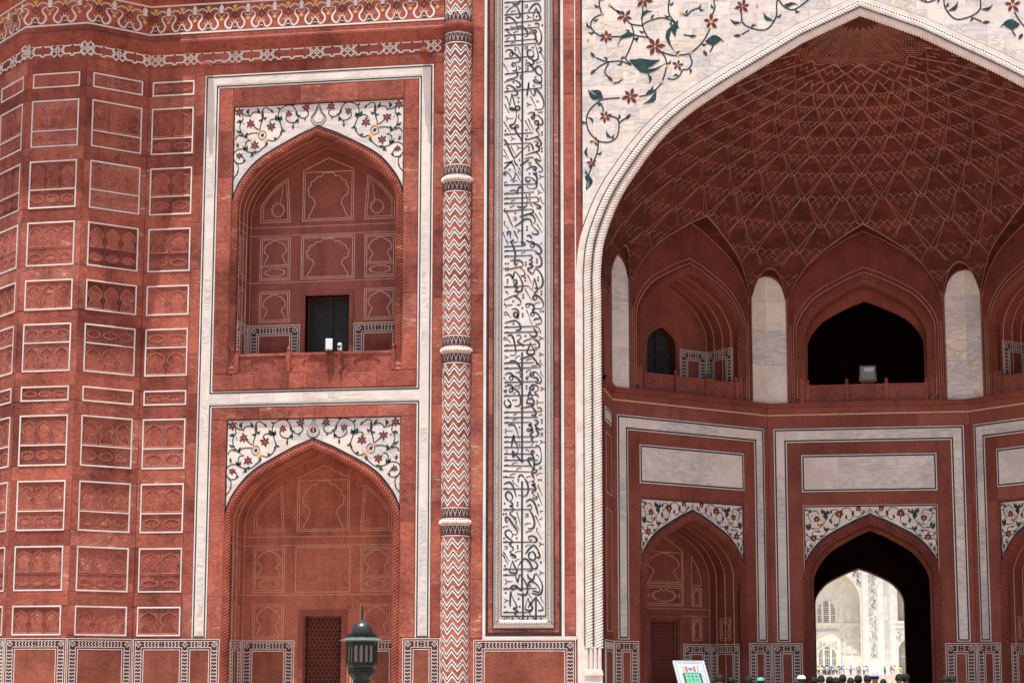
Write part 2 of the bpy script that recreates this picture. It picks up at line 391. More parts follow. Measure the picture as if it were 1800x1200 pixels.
# zigzag dado border
BW = .155
def zig_h(mb, u0, u1, vc, m=0, w=.010):
    L = u1-u0; n = max(2, round(L/.088)); st = L/n; h = BW/2-.006; mid = n//2
    for i in range(n+1):
        u = u0+st*i; s = 1 if i <= mid else -1
        if n % 2 == 0 and i == mid: continue
        if i in (0, n): continue
        a = st*.42*s
        mb.ribbon([(u-a*.5, vc+h), (u+a*.5, vc+h/2), (u-a*.5, vc), (u+a*.5, vc-h/2), (u-a*.5, vc-h)], .013, .004, w, m=m)
    for dv in (-.035, .035): mb.box(u0+L/2-.011, u0+L/2+.011, vc+dv-.011, vc+dv+.011, .004, w, m)
def zig_v(mb, v0, v1, uc, m=0, w=.010):
    L = v1-v0; n = max(2, round(L/.088)); st = L/n; h = BW/2-.006; mid = n//2
    for i in range(1, n):
        v = v0+st*i; s = -1 if i <= mid else 1
        if n % 2 == 0 and i == mid: continue
        a = st*.42*s
        mb.ribbon([(uc-h, v-a*.5), (uc-h/2, v+a*.5), (uc, v-a*.5), (uc+h/2, v+a*.5), (uc+h, v-a*.5)], .013, .004, w, m=m)
    for du in (-.035, .035): mb.box(uc+du-.011, uc+du+.011, v0+L/2-.011, v0+L/2+.011, .004, w, m)
def dado(parent, F, u0, u1, zt=2.70, zb=.12, posts=(), key=None):
    """bordered dado: border band with posts, plain slabs between; posts = inner post centres"""
    e = .045; bu0 = u0+e+.02; bu1 = u1-e-.02; bt = zt-.065
    pc = [bu0+BW/2]+list(posts)+[bu1-BW/2]
    def white(mb):
        mb.ribbon([(u0+.012, zb), (u0+.012, zt-.012), (u1-.012, zt-.012), (u1-.012, zb)], .016, 0, .008)
        mb.ribbon([(bu0, zb), (bu0, bt), (bu1, bt), (bu1, zb)], .012, 0, .010)
        for a, b in zip(pc, pc[1:]):
            ua, ub = a+BW/2, b-BW/2; vb = bt-BW
            mb.ribbon([(ua, zb), (ua, vb), (ub, vb), (ub, zb)], .012, 0, .010)
            if ub-ua > .16: mb.ribbon([(ua+.055, zb), (ua+.055, vb-.055), (ub-.055, vb-.055), (ub-.055, zb)], .016, 0, .008)
            zig_h(mb, ua, ub, bt-BW/2)
        for c in pc:
            v = bt-BW/2; d = BW/2-.012
            mb.ribbon([(c-d, v), (c, v+d), (c+d, v), (c, v-d)], .013, .004, .010, True); mb.box(c-.012, c+.012, v-.012, v+.012, .004, .010)
            zig_v(mb, zb, bt-BW, c)
    def dark(mb):
        mb.box(bu0, bu1, bt-BW, bt, 0, .004)
        for c in pc: mb.box(c-BW/2+.0005, c+BW/2-.0005, zb, bt-BW-.0005, 0, .004)
    k = ('dado', round(u1-u0, 3), round(u0, 3), zt, zb, tuple(round(p, 3) for p in posts))
    d = obj('zigzag_border', cached(k+('w',), white, WHITE), parent, F)
    obj('border_ground', cached(k+('d',), dark, PLUM), parent, F)
    for a, b in zip(pc, pc[1:]):
        ua, ub = a+BW/2+.066, b-BW/2-.066
        if ub-ua > .05: stone(parent, F, (ua, ub, zb, bt-BW-.066), -.02, .003, 'dado_slab', SLAB, .004)
    return d
# inlaid flowers
def petal_flower(mb, cx, cy, r, n=6, rot=.3, m=0, mc=None, w0=.002, w1=.006, wd=.36, skip=()):
    for k in range(n):
        if k in skip: continue
        a = rot+2*PI*k/n; rr = r*(1 if k % 2 else .88)
        pts = []
        for t, s in ((.12, .25), (.45, .85), (.62, 1), (.82, .6), (1.0, 0), (.82, -.6), (.62, -1), (.45, -.85), (.12, -.25)):
            x = t*rr; y = s*rr*wd*.5+t*t*rr*.10; pts.append((cx+x*math.cos(a)-y*math.sin(a), cy+x*math.sin(a)+y*math.cos(a)))
        mb.poly([pts], w0, w1, m)
    if mc is not None:
        mb.poly([[(cx+r*.2*math.cos(2*PI*i/8), cy+r*.2*math.sin(2*PI*i/8)) for i in range(8)]], w0, w1+.001, mc)
def leaf(mb, a, b, wd=.3, bend=.15, m=0, w0=.002, w1=.006):
    dx, dy = b[0]-a[0], b[1]-a[1]; L = math.hypot(dx, dy); ux, uy = dx/L, dy/L
    up_, lo = [], []
    for t, s in ((0, .12), (.15, .45), (.35, .95), (.55, .85), (.75, .5), (.9, .2), (1, 0)):
        c = bend*L*math.sin(PI*t); h = s*wd*L/2
        up_.append((a[0]+ux*t*L-uy*(c+h), a[1]+uy*t*L+ux*(c+h))); lo.append((a[0]+ux*t*L-uy*(c-h), a[1]+uy*t*L+ux*(c-h)))
    mb.poly([up_+lo[::-1][1:]], w0, w1, m)
def bud(mb, cx, cy, r, ang, m=0, mg=None):
    d = (math.cos(ang), math.sin(ang)); leaf(mb, (cx-d[0]*r, cy-d[1]*r), (cx+d[0]*r, cy+d[1]*r), .55, 0, m)
    if mg is not None: leaf(mb, (cx-d[0]*r*1.15, cy-d[1]*r*1.15), (cx-d[0]*r*.2, cy-d[1]*r*.2), .9, 0, mg, .002, .007)

# ================================================================== THE SETTING
def structure(name, mb, mat): return mk(name, mb, mat, kind='structure')
pav_m = sandstone('paving_sandstone', (.50, .35, .27), (.44, .29, .22), (.54, .42, .33), .4, .85, .6)
mb = MB(); mb.add([(-700, 0, 700), (700, 0, 700), (700, 0, -900), (-700, 0, -900)], [(0, 1, 2, 3)]); structure('ground', mb, pav_m)
mb = MB(); mb.box(-30, 30, -.9, .12, 0, 0.001)
terr = MB(); terr.add([(-30, 0, 9), (30, 0, 9), (30, .12, 9), (-30, .12, 9), (-30, .12, -34), (30, .12, -34)], [(0, 1, 2, 3), (3, 2, 5, 4)])
structure('terrace', terr, pav_m)
gm = plain('lawn_green', (.06, .10, .03), .95)
mb = MB(); mb.add([(-200, .004, -60), (-8, .004, -60), (-8, .004, -250), (-200, .004, -250)], [(0, 1, 2, 3)]); mb.add([(8, .004, -60), (200, .004, -60), (200, .004, -250), (8, .004, -250)], [(0, 1, 2, 3)]); structure('lawn', mb, gm)
# ================================================================== THE GATEHOUSE
gate = thing('gatehouse', 'huge red sandstone gatehouse with white marble calligraphy band and deep arched portal', 'building')
FAC = frame((0, 0, 0), (1, 0)); CX = .2
HW, ZS, ZA = 6.47, 11.1, 17.89
def facade():
    mb = MB(); D = -.35
    bc, bh = -13.56, 2.1
    outer = [(-18.15, 0), (-6.9, 0)]+[(-6.9, 10.5)]+[p for p in arch_curve(7.1, 10.9, 18.5, CX)][0:len(NTS)]+[(CX, 24), (-18.15, 24)]
    up_ = rrect(bc-2.275, bc+2.275, 9.34, 16.385)
    lo_ = rrect(bc-2.275, bc+2.275, .0001, 8.20)
    mb.poly([outer, up_, lo_], D, -.02)
    m2 = [(2*CX-x, y) for x, y in [(-6.9, 0), (-6.9, 10.5)]]+arch_curve(7.1, 10.9, 18.5, CX)[len(NTS)-1:][::-1]+[(CX, 24), (2*CX+18.15, 24), (2*CX+18.15, 0)]
    mb.poly([m2], D, -.02)
    return mk('facade_wall', mb, RED, gate, FAC)
fw_ = facade()
# shell of the building: sides, back, roof and the dark hall inside
def wallbox(mb, x0, x1, y0, y1, z0, z1): mb.box(x0, x1, z0, z1, -y1, -y0, back=True)
mb = MB(); wallbox(mb, -22.9, -22.5, 1.5, 34, 0, 24); wallbox(mb, 22.9, 23.3, 1.5, 34, 0, 24); wallbox(mb, -22.5, 22.9, .4, 33.3, 23.6, 24)
wallbox(mb, 18.5, 22.9, .2, 1.5, 0, 24)
far = MB(); far.poly([[(-22.5, 0), (22.9, 0), (22.9, 23.6), (-22.5, 23.6)], [(.01-1.70, .0001)]+arch_curve(1.70, 4.6, 6.05, .01)+[(.01+1.70, .0001)]], -31.2, -30.0)
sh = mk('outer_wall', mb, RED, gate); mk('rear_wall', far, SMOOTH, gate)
# hall
mb = MB()
def inward(mb, x0, x1, y0, y1, z0, z1):
    p = lambda x, y, z: (x, z, -y)
    mb.add([p(x0, y0, z0), p(x0, y1, z0), p(x0, y1, z1), p(x0, y0, z1)], [(0, 1, 2, 3)]); mb.add([p(x1, y0, z0), p(x1, y1, z0), p(x1, y1, z1), p(x1, y0, z1)], [(0, 1, 2, 3)])
    mb.add([p(x0, y0, z1), p(x1, y0, z1), p(x1, y1, z1), p(x0, y1, z1)], [(0, 1, 2, 3)])
inward(mb, CX-7, CX+7, 7.5, 30, 0, 16)
mb.poly([[(CX-7, 0), (CX+7, 0), (CX+7, 16), (CX-7, 16)], [(CX-1.6, .0001)]+arch_curve(1.6, 4.3, 5.75, CX)+[(CX+1.6, .0001)], [(CX-1.6, 9.1)]+arch_curve(1.6, 10.8, 12.3, CX)+[(CX+1.6, 9.1)]], -7.6, -7.5)
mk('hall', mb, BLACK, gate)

# ---- facade courses (red blocks)
P_ = fw_
for z0, z1 in ((17.25, 17.51), (17.95, 18.0)): course(P_, FAC, -18.13, -10.25, z0, z1, 'u', 1.1)
course(P_, FAC, -16.86, -16.61, 2.72, 17.24, 'v', 1.25)
course(P_, FAC, -10.51, -10.25, 2.72, 17.24, 'v', 1.5)
course(P_, FAC, -16.20, -15.84, 9.36, 16.84, 'v', 1.2, w1=.005); course(P_, FAC, -11.28, -10.92, 9.36, 16.84, 'v', 1.1, w1=.005)
course(P_, FAC, -15.83, -11.29, 16.39, 16.84, 'u', 1.5, w1=.005)
course(P_, FAC, -16.20, -10.92, 8.94, 9.33, 'u', .95, w1=.03, wj=.008)
course(P_, FAC, -16.20, -10.92, 8.19, 8.47, 'u', 1.2, w1=.005)
course(P_, FAC, -16.20, -15.84, 2.72, 8.18, 'v', 1.3, w1=.005); course(P_, FAC, -11.28, -10.92, 2.72, 8.18, 'v', 1.3, w1=.005)
# ---- marble frame round the two bays
def line(parent, F, pts, wd=.032, w0=.0, w1=.008, mat=None, name='inlay_line', closed=True):
    mb = MB(); mb.ribbon(pts, wd, w0, w1, closed); return mk(name, mb, mat or DARK, parent, F)
FU = (-16.22, -10.90, 8.91, 16.87); FL = (-16.22, -10.90, 2.66, 8.52); FO = (-16.60, -10.53, 2.66, 17.23)
mb = MB(); mb.poly([[(-16.60, 2.72), (-16.22, 2.72), (-16.22, 8.50), (-10.90, 8.50), (-10.90, 2.72), (-10.53, 2.72), (-10.53, 17.23), (-16.60, 17.23)], rrect(*FU)], -.02, .004)
mk('marble_edging', mb, MTRIM, fw_, FAC)
def marble(parent, F, u0, u1, v0, v1, ax, L=1.0, w0=-.01, w1=.009, wj=.0015): course(parent, F, u0, u1, v0, v1, ax, L, w0, w1, 'marble_block', MARB, .004, .3, .003, wj)
marble(fw_, FAC, -16.50, -16.32, 2.78, 17.13, 'v', 1.0); marble(fw_, FAC, -10.80, -10.63, 2.78, 17.13, 'v', 1.05)
marble(fw_, FAC, -16.31, -10.81, 16.97, 17.13, 'u', .9); marble(fw_, FAC, -16.31, -10.81, 8.60, 8.83, 'u', .8)
line(fw_, FAC, [(-16.55, 2.74), (-16.55, 17.18), (-10.58, 17.18), (-10.58, 2.74), (-10.85, 2.74), (-10.85, 8.55), (-16.27, 8.55), (-16.27, 2.74)], .030, 0, .013)
line(fw_, FAC, rrect(-16.27, -10.85, 8.87, 16.92), .030, 0, .013)

# ---- spandrels
ARTA = dict(
 stems=[[(400,415),(440,428),(480,415),(515,375),(533,320),(522,270),(505,225)], [(505,225),(495,160),(515,110),(570,80),(625,78),(660,110),(685,160),(700,190),(740,212),(775,205),(798,175),(795,140)],
  [(490,225),(455,208),(420,215),(405,245)], [(690,170),(695,225),(670,250),(620,250),(580,225),(572,190),(585,172)], [(650,250),(645,290)],
  [(310,320),(315,270),(335,210),(335,180)], [(300,140),(270,128),(235,135),(210,160),(170,160),(130,140)], [(130,150),(135,200),(110,240),(108,290),(130,340),(150,355)],
  [(295,340),(230,340),(180,355)], [(300,310),(265,285),(235,260)], [(325,150),(340,100),(375,90),(410,115)], [(375,430),(380,460),(350,490),(300,530),(250,535),(210,530),(180,510),(165,460),(180,420),(220,410)],
  [(180,510),(120,495),(65,515),(48,560),(60,610),(90,640),(100,690),(90,740),(50,790),(44,830)], [(90,640),(140,635),(155,600),(140,570),(120,562)], [(110,350),(75,370),(65,400)], [(50,770),(48,730)]],
 leaves=[((520,330),(525,375),.35,.1),((535,305),(575,330),.4,-.3),((500,225),(465,165),.5,.1),((505,230),(527,175),.5,-.1),((515,110),(485,85),.4,.2),((625,78),(665,75),.4,.1),((690,190),(665,140),.3,0),((700,190),(720,180),.5,0),((695,215),(660,245),.3,.1),((690,215),(700,265),.4,-.1),((765,210),(765,240),.4,0),((480,415),(450,395),.6,0),((335,195),(290,210),.4,.3),((335,195),(378,175),.45,-.3),((300,140),(280,85),.3,0),((335,150),(340,110),.3,0),((195,155),(205,90),.4,.3),((130,215),(70,225),.4,-.1),((185,340),(140,375),.45,.2),((170,350),(190,330),.4,0),((125,330),(70,300),.3,.1),((160,370),(190,390),.4,0),((385,415),(345,490),.25,.2),((180,510),(140,460),.3,.1),((185,510),(185,460),.3,0),((240,530),(210,575),.5,.3),((290,530),(240,530),.5,.1),((90,645),(65,615),.4,0),((150,632),(178,605),.5,.2),((90,735),(100,700),.4,0),((195,410),(200,395),.4,0)],
 flowers=[(775,110,42),(600,162,36),(425,283,46),(215,243,44),(100,122,44),(262,462,44),(107,560,34)],
 buds=[(645,300,22,-1.57),(430,130,22,-.9),(90,460,24,-1.3),(48,708,22,1.4),(335,160,30,1.6),(120,358,22,3.0),(305,130,16,1.8),(165,500,24,2.4),(505,205,26,2.0),(210,170,10,0),(146,238,9,0)],
 yellow=[((300,345),(325,315)),((345,410),(375,375)),((365,440),(395,405))], ydots=[(403,240),(362,92),(222,408),(95,350)], vase=(337,365,44), tear=True)
ARTB = dict(
 stems=[[(850,180),(835,230),(790,265),(740,265),(715,235)], [(715,235),(700,280),(665,305),(640,290),(635,275)], [(700,200),(670,160),(620,155),(575,180),(555,215)], [(545,215),(515,180),(470,175),(435,205)],
  [(545,260),(550,320),(520,380),(470,415),(410,420)], [(510,235),(470,240),(450,275),(445,300)], [(390,425),(370,470),(330,515),(280,545),(240,540)], [(215,500),(205,470),(225,448),(275,445)],
  [(390,420),(330,375),(280,410),(215,410),(165,400)], [(330,370),(375,300),(385,230),(365,190)], [(290,235),(265,190),(220,190),(170,210),(160,250),(185,310),(205,328)], [(200,545),(140,550),(120,600),(140,650),(185,660),(210,620),(200,590)],
  [(140,660),(145,700),(120,770)], [(130,480),(160,510),(190,515)], [(825,235),(812,190),(800,172)]],
 leaves=[((440,175),(420,225),.45,.3),((510,380),(480,345),.5,.2),((515,375),(515,340),.5,0),((320,510),(290,500),.6,0),((330,515),(325,480),.4,0),((380,240),(400,170),.5,-.2),((375,230),(320,160),.45,.1),((385,300),(380,200),.5,.1),((200,415),(240,410),.4,.1),((190,410),(130,345),.45,.2),((180,400),(140,430),.5,0),((185,590),(215,640),.4,-.4),((130,690),(170,690),.5,0),((120,740),(115,780),.5,0),((170,215),(200,170),.5,.1),((160,230),(125,235),.4,0),((835,230),(855,180),.35,-.2),((830,235),(815,215),.6,0),((385,440),(345,400),.5,0),((395,440),(410,390),.4,0),((290,350),(270,370),.6,0)],
 flowers=[(545,228,52),(265,290,42),(220,528,46),(783,165,36),(143,172,26)],
 buds=[(715,215,36,1.4),(632,262,26,1.2),(440,325,34,-1.2),(392,425,32,1.2),(290,446,24,0),(175,365,34,1.9),(350,190,30,2.4),(330,360,30,.6),(145,680,26,-1.4),(135,480,22,2.0),(208,245,12,0),(335,315,10,0),(285,370,10,0),(590,220,10,0)],
 yellow=[((320,385),(350,355))], ydots=[(545,248),(265,300),(225,540),(783,175),(150,185),(345,378)], vase=None, tear='b')
def spandrel(parent, F, H, zt, hw, zs, za, art, w=0., cx=0., tile=(.55, .9), key='a'):
    cv = [(x, z) for x, z in arch_curve(hw, zs, za, 0) if x <= 1e-6]
    cv = [p for p in cv if p[0] > -H]; k = len(cv)
    z_at = zs+(za-zs)*next((v for u, v in NTS[::-1] if u*hw < H), 0)
    left = [(-H, zt), (-H, z_at)]+cv+[(0, zt)]
    right = [(-x, z) for x, z in left][::-1]
    if art is ARTA: ox, oy, s_ = 45, 65, H/855
    else: ox, oy, s_ = 105, 128, H/820
    Fc = F @ T(cx, -w, 0)
    for P in (left, right): tiles(parent, Fc, P, tile[0], tile[1], -.03, 0, 'spandrel_tile', MARB, .003)
    # dark outline
    mb = MB(); off = .012
    mb.ribbon([(-H+off, z_at), (-H+off, zt-off), (H-off, zt-off), (H-off, z_at)], .03, -.01, .006)
    arc = [(x, z) for x, z in arch_curve(hw+.012, zs, za+.016, 0) if abs(x) < H]
    mb.ribbon(arc, .034, -.01, .006); mk('border_line', mb, DARK, parent, Fc)
    for sg in (-1, 1):
        q = lambda p: (sg*(H-(p[0]-ox)*s_), zt-(p[1]-oy)*s_)
        def vine(mb, q=q):
            for st in art['stems']: mb.ribbon(spline([q(p) for p in st], 6), .026 if art is ARTA else .020, .0, .005, m=0)
            for a, b, wd, bd in art['leaves']: leaf(mb, q(a), q(b), wd*1.35, bd*-sg, m=1)
            for a, b in art['yellow']: mb.ribbon([q(a), q(b)], .045, 0, .007, m=2)
            for p in art['ydots']:
                c = q(p); mb.poly([[(c[0]+.016*math.cos(i), c[1]+.016*math.sin(i)) for i in range(6)]], 0, .008, 2)
            if art['vase']:
                x, y, rr = art['vase']; c = q((x, y)); rr *= s_
                mb.ribbon([(c[0]+rr*math.cos(i*.5236)*.92, c[1]+rr*math.sin(i*.5236)) for i in range(12)], .018, 0, .006, True, 3); leaf(mb, (c[0]-.04, c[1]-.03), (c[0]+.05, c[1]+.04), .8, 0, 0)
        obj('vine_inlay', cached(('vine', key, sg), vine, [DARK, GREEN, YEL, CRIM]), parent, Fc @ T(0, 0, 0))
        for i, (x, y, r) in enumerate(art['flowers']):
            c = q((x, y)); rot = (.3+i*1.1)*sg; n = 6 if art is ARTA else (4 if r < 30 else 6)
            me = cached(('flower', key, i, sg), lambda mb: petal_flower(mb, 0, 0, r*s_*1.14, n, rot, 0, None if art is ARTA else 1, wd=.48 if art is ARTA else .66), [CRIM, YEL])
            obj('flower_inlay', me, parent, Fc @ T(c[0], 0, c[1]))
        def buds(mb):
            for x, y, r, a in art['buds']:
                c = q((x, y)); bud(mb, c[0], c[1], r*s_, a if sg < 0 else PI-a, 0, 1 if r > 15 else None)
        obj('bud_inlay', cached(('buds', key, sg), buds, [CRIM, GREEN]), parent, Fc)
    # tear drop over the apex
    def tear(mb):
        z0 = za+.02; hh = zt-.02-z0; ww = hh*.36
        def drop(k, c=0): return spline([(0, z0+hh*(.5+.5*k)), (ww*k*.42, z0+hh*(.5+.16*k)), (ww*k, z0+hh*(.5-.16*k)), (ww*k*.62, z0+hh*(.5-.43*k)), (0, z0+hh*(.5-.5*k)), (-ww*k*.62, z0+hh*(.5-.43*k)), (-ww*k, z0+hh*(.5-.16*k)), (-ww*k*.42, z0+hh*(.5+.16*k))], 5, True)
        if key == 'up':
            mb.ribbon(drop(.95), .016, 0, .008, True, 0); mb.ribbon(drop(.72), .012, 0, .008, True, 0)
        else:
            mb.poly([drop(1)], 0, .004, 0); mb.poly([drop(.86)], 0, .006, 1); mb.poly([drop(.74)], 0, .007, 0); mb.poly([drop(.66)], 0, .008, 1)
            mb.poly([drop(.52)], 0, .009, 2)
            mb.ribbon([(0, z0+hh*.3), (0, z0+hh*.7)], .014, 0, .011, m=1)
            if key[0] == 'n': mb.poly([drop(.3)], 0, .012, 3)
    obj('teardrop_inlay', cached(('tear', key), tear, [DARK, WHITE, CRIM if key == 'low' else YEL, DARK]), parent, Fc)

# ---- recess behind an arch
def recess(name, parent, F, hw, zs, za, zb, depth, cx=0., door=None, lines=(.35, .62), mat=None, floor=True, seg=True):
    mat = mat or SMOOTH; pth = arch_path(hw, zs, za, zb, cx)
    mb = MB(); n = 4
    dd = [0]+[-depth*i/n for i in range(1, n+1)]
    for a, b in zip(dd, dd[1:]): mb.strip([(x, z, a) for x, z in pth], [(x, z, b) for x, z in pth])
    if floor: mb.add([(cx-hw, zb, 0), (cx+hw, zb, 0), (cx+hw, zb, -depth), (cx-hw, zb, -depth)], [(0, 1, 2, 3)])
    outer = [(cx-hw, zb)]+arch_curve(hw, zs, za, cx)+[(cx+hw, zb)]
    loops = [outer]
    if door:
        eps = .0005; d = door if isinstance(door, list) else rrect(door[0], door[1], max(door[2], zb+eps), door[3]); loops.append(d)
    mb.poly(loops, -depth-.25, -depth)
    r = mk(name, mb, mat, parent, F)
    lb = MB()
    inner = [(cx+(x-cx)*.992, za-(za-z)*.994 if z > zb else z) for x, z in pth]
    for k in lines:
        A = [(x, z, -depth*k+.006) for x, z in inner]; B = [(x, z, -depth*k-.008) for x, z in inner]; lb.strip(A, B)
        lb.strip([(x, z, -depth*k-.008) for x, z in pth], B); lb.strip([(x, z, -depth*k+.006) for x, z in pth], A)
    inn = [(cx+(x-cx)*.985, za-(za-z)*.985-.0 if z > zb else z) for x, z in pth]
    lb.ribbon(inn, .012, -depth, -depth+.006)
    if lines: mk('rib_line', lb, PINK, r, F)
    return r
def jali(parent, F, u0, u1, v0, v1, w):
    mb = MB(); a = .064; dx = a*1.732; 
    mb.box(u0-.04, u0, v0, v1, w-.03, w+.01); mb.box(u1, u1+.04, v0, v1, w-.03, w+.01); mb.box(u0-.04, u1+.04, v1, v1+.04, w-.03, w+.01)
    row = 0; v = v0
    while v < v1:
        u = u0+(dx/2 if row % 2 else 0)
        while u < u1+dx/2:
            pts = [(u+a*math.cos(PI/6+k*PI/3), v+a*math.sin(PI/6+k*PI/3)) for k in range(6)]
            if u-a*.5 > u0-.03 and u+a*.5 < u1+.03 and v-a*.6 > v0-.05 and v+a*.6 < v1+.05:
                for k in range(3): mb.ribbon([pts[k], pts[k+1]], .0125, w-.03, w)
                ip = [(u+a*.40*math.cos(PI/6+k*PI/3), v+a*.40*math.sin(PI/6+k*PI/3)) for k in range(6)]
                mb.ribbon(ip, .0055, w-.025, w-.004, True)
                for k in range(6): mb.ribbon([ip[k], pts[k]], .0055, w-.025, w-.004)
            u += dx
        v += a*1.5; row += 1
    j = mk('stone_lattice', mb, SMOOTH, parent, F)
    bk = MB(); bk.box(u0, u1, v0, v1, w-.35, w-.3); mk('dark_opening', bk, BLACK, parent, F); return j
def outline_panel(parent, F, u0, u1, v0, v1, w, foil=True, cart=0., dbl=.05, mat=None, lw=.017, top=None):
    """panel drawn by pale inlaid lines on the back wall of a recess"""
    mb = MB(); o = w; sh_ = rrect(u0, u1, v0, v1)
    if top: sh_ = [(u0, v0), (u1, v0), (u1, v1), ((u0+u1)/2, top), (u0, v1)]
    mb.ribbon(sh_, lw, o, o+.006, True)
    if dbl: line_rect(mb, u0+dbl, u1-dbl, v0+dbl, v1-dbl, lw*.9, o, o+.006)
    vb = v0+dbl+.02; vt = v1-dbl-.03; w_ = u1-u0-2*dbl
    if cart:
        vc = v0+dbl+cart/2; mb.ribbon([(u0+dbl, v0+dbl+cart), (u1-dbl, v0+dbl+cart)], lw*.8, o, o+.005); mb.ribbon([(u0+dbl, v0+dbl+cart+.045), (u1-dbl, v0+dbl+cart+.045)], lw*.8, o, o+.005)
        mb.ribbon(cartouche(w_*.84, cart*.66, (u0+u1)/2, vc, 10), lw*.8, o, o+.006, True); vb = v0+dbl+cart+.06
    if foil: mb.ribbon(multifoil(w_*.98, vt-vb, True, 4, (u0+u1)/2, vb), lw, o, o+.006)
    return mk('line_panel', mb, mat or LINEW, parent, F)
def balustrade(parent, F, cx, half, z0, z1, w, n=3, mat=None):
    mat = mat or RED; b = MB(); L = 2*half/n
    root = MB(); root.box(cx-half, cx+half, z0-.02, z0+.03, w-.05, w+.07); root.box(cx-half, cx+half, z1-.06, z1, w-.03, w+.05)
    bal = mk('balustrade', root, mat, parent, F)
    H = z1-z0
    def panel(mb):
        a = L/2-.05; hole = cartouche(L*.52, H*.56, 0, H*.47, 10)
        mb.poly([rrect(-a, a, .03, H-.06), hole], 0, .03)
        mb.box(-a, a, .03, H-.06, -.01, .012)
        for s in (-1, 1):
            x = s*(a-.005); mb.poly([[(x, H*.2), (x-s*.07, H*.3), (x-s*.09, H*.47), (x-s*.07, H*.64), (x, H*.74)]], .03, .038)
    def post(mb):
        mb.box(-.06, .06, 0, H+.02, -.05, .07); mb.box(-.045, .045, .02, H-.02, .07, .078)
        mb.lathe([(.0, H+.19), (.012, H+.17), (.035, H+.14), (.052, H+.10), (.045, H+.065), (.025, H+.05), (.05, H+.035), (.055, H+.02)], 8, (0, .01))
    mp = cached(('baluster_panel', round(L, 2), round(H, 2), mat.name), panel, mat); mq = cached(('post', round(H, 2), mat.name), post, mat)
    for i in range(n): obj('carved_panel', mp, bal, F @ T(cx-half+L*(i+.5), -w, z0))
    for i in range(n+1): obj('post', mq, bal, F @ T(cx-half+L*i, -w-.01, z0))
    return bal
def arch_trim(parent, F, cx, hi, zsi, zai, ho, zao, zb, w=0., mat=None, base=True, pitch=.078):
    mat = mat or RED; c = (hi+ho)/2; rr = (ho-hi)/2*.95
    mb = MB(); pth = arch_path(c, zsi, (zai+zao)/2-.01, zb+.65 if base else zb, cx)
    mb.rope(pth, rr, pitch, w+rr*.05, m=0, amp=.42, skew=1.4)
    # flat fillets either side
    mb.ribbon(arch_path(ho-.004, zsi+.04, zao-.012, zb, cx), .018, w-.08, w+.02); mb.ribbon(arch_path(hi+.010, zsi, zai+.008, zb, cx), .020, w-.08, w-.01)
    if base:
        for s in (-1, 1):
            x = cx+s*c
            for du in (-.045, 0, .045): mb.lathe([(.028, zb+.18), (.030, zb+.22), (.026, zb+.56), (.034, zb+.60)], 7, (x+du, w-.02))
            mb.lathe([(.0, zb+.70), (.07, zb+.69), (.085, zb+.66), (.07, zb+.62), (.06, zb+.58)], 10, (x, w-.03))
            mb.lathe([(.05, zb+.20), (.08, zb+.17), (.09, zb+.13), (.075, zb+.10), (.09, zb+.06), (.1, zb)], 10, (x, w-.03))
    o = mk('rope_moulding', mb, mat, parent, F, smooth=False); return o

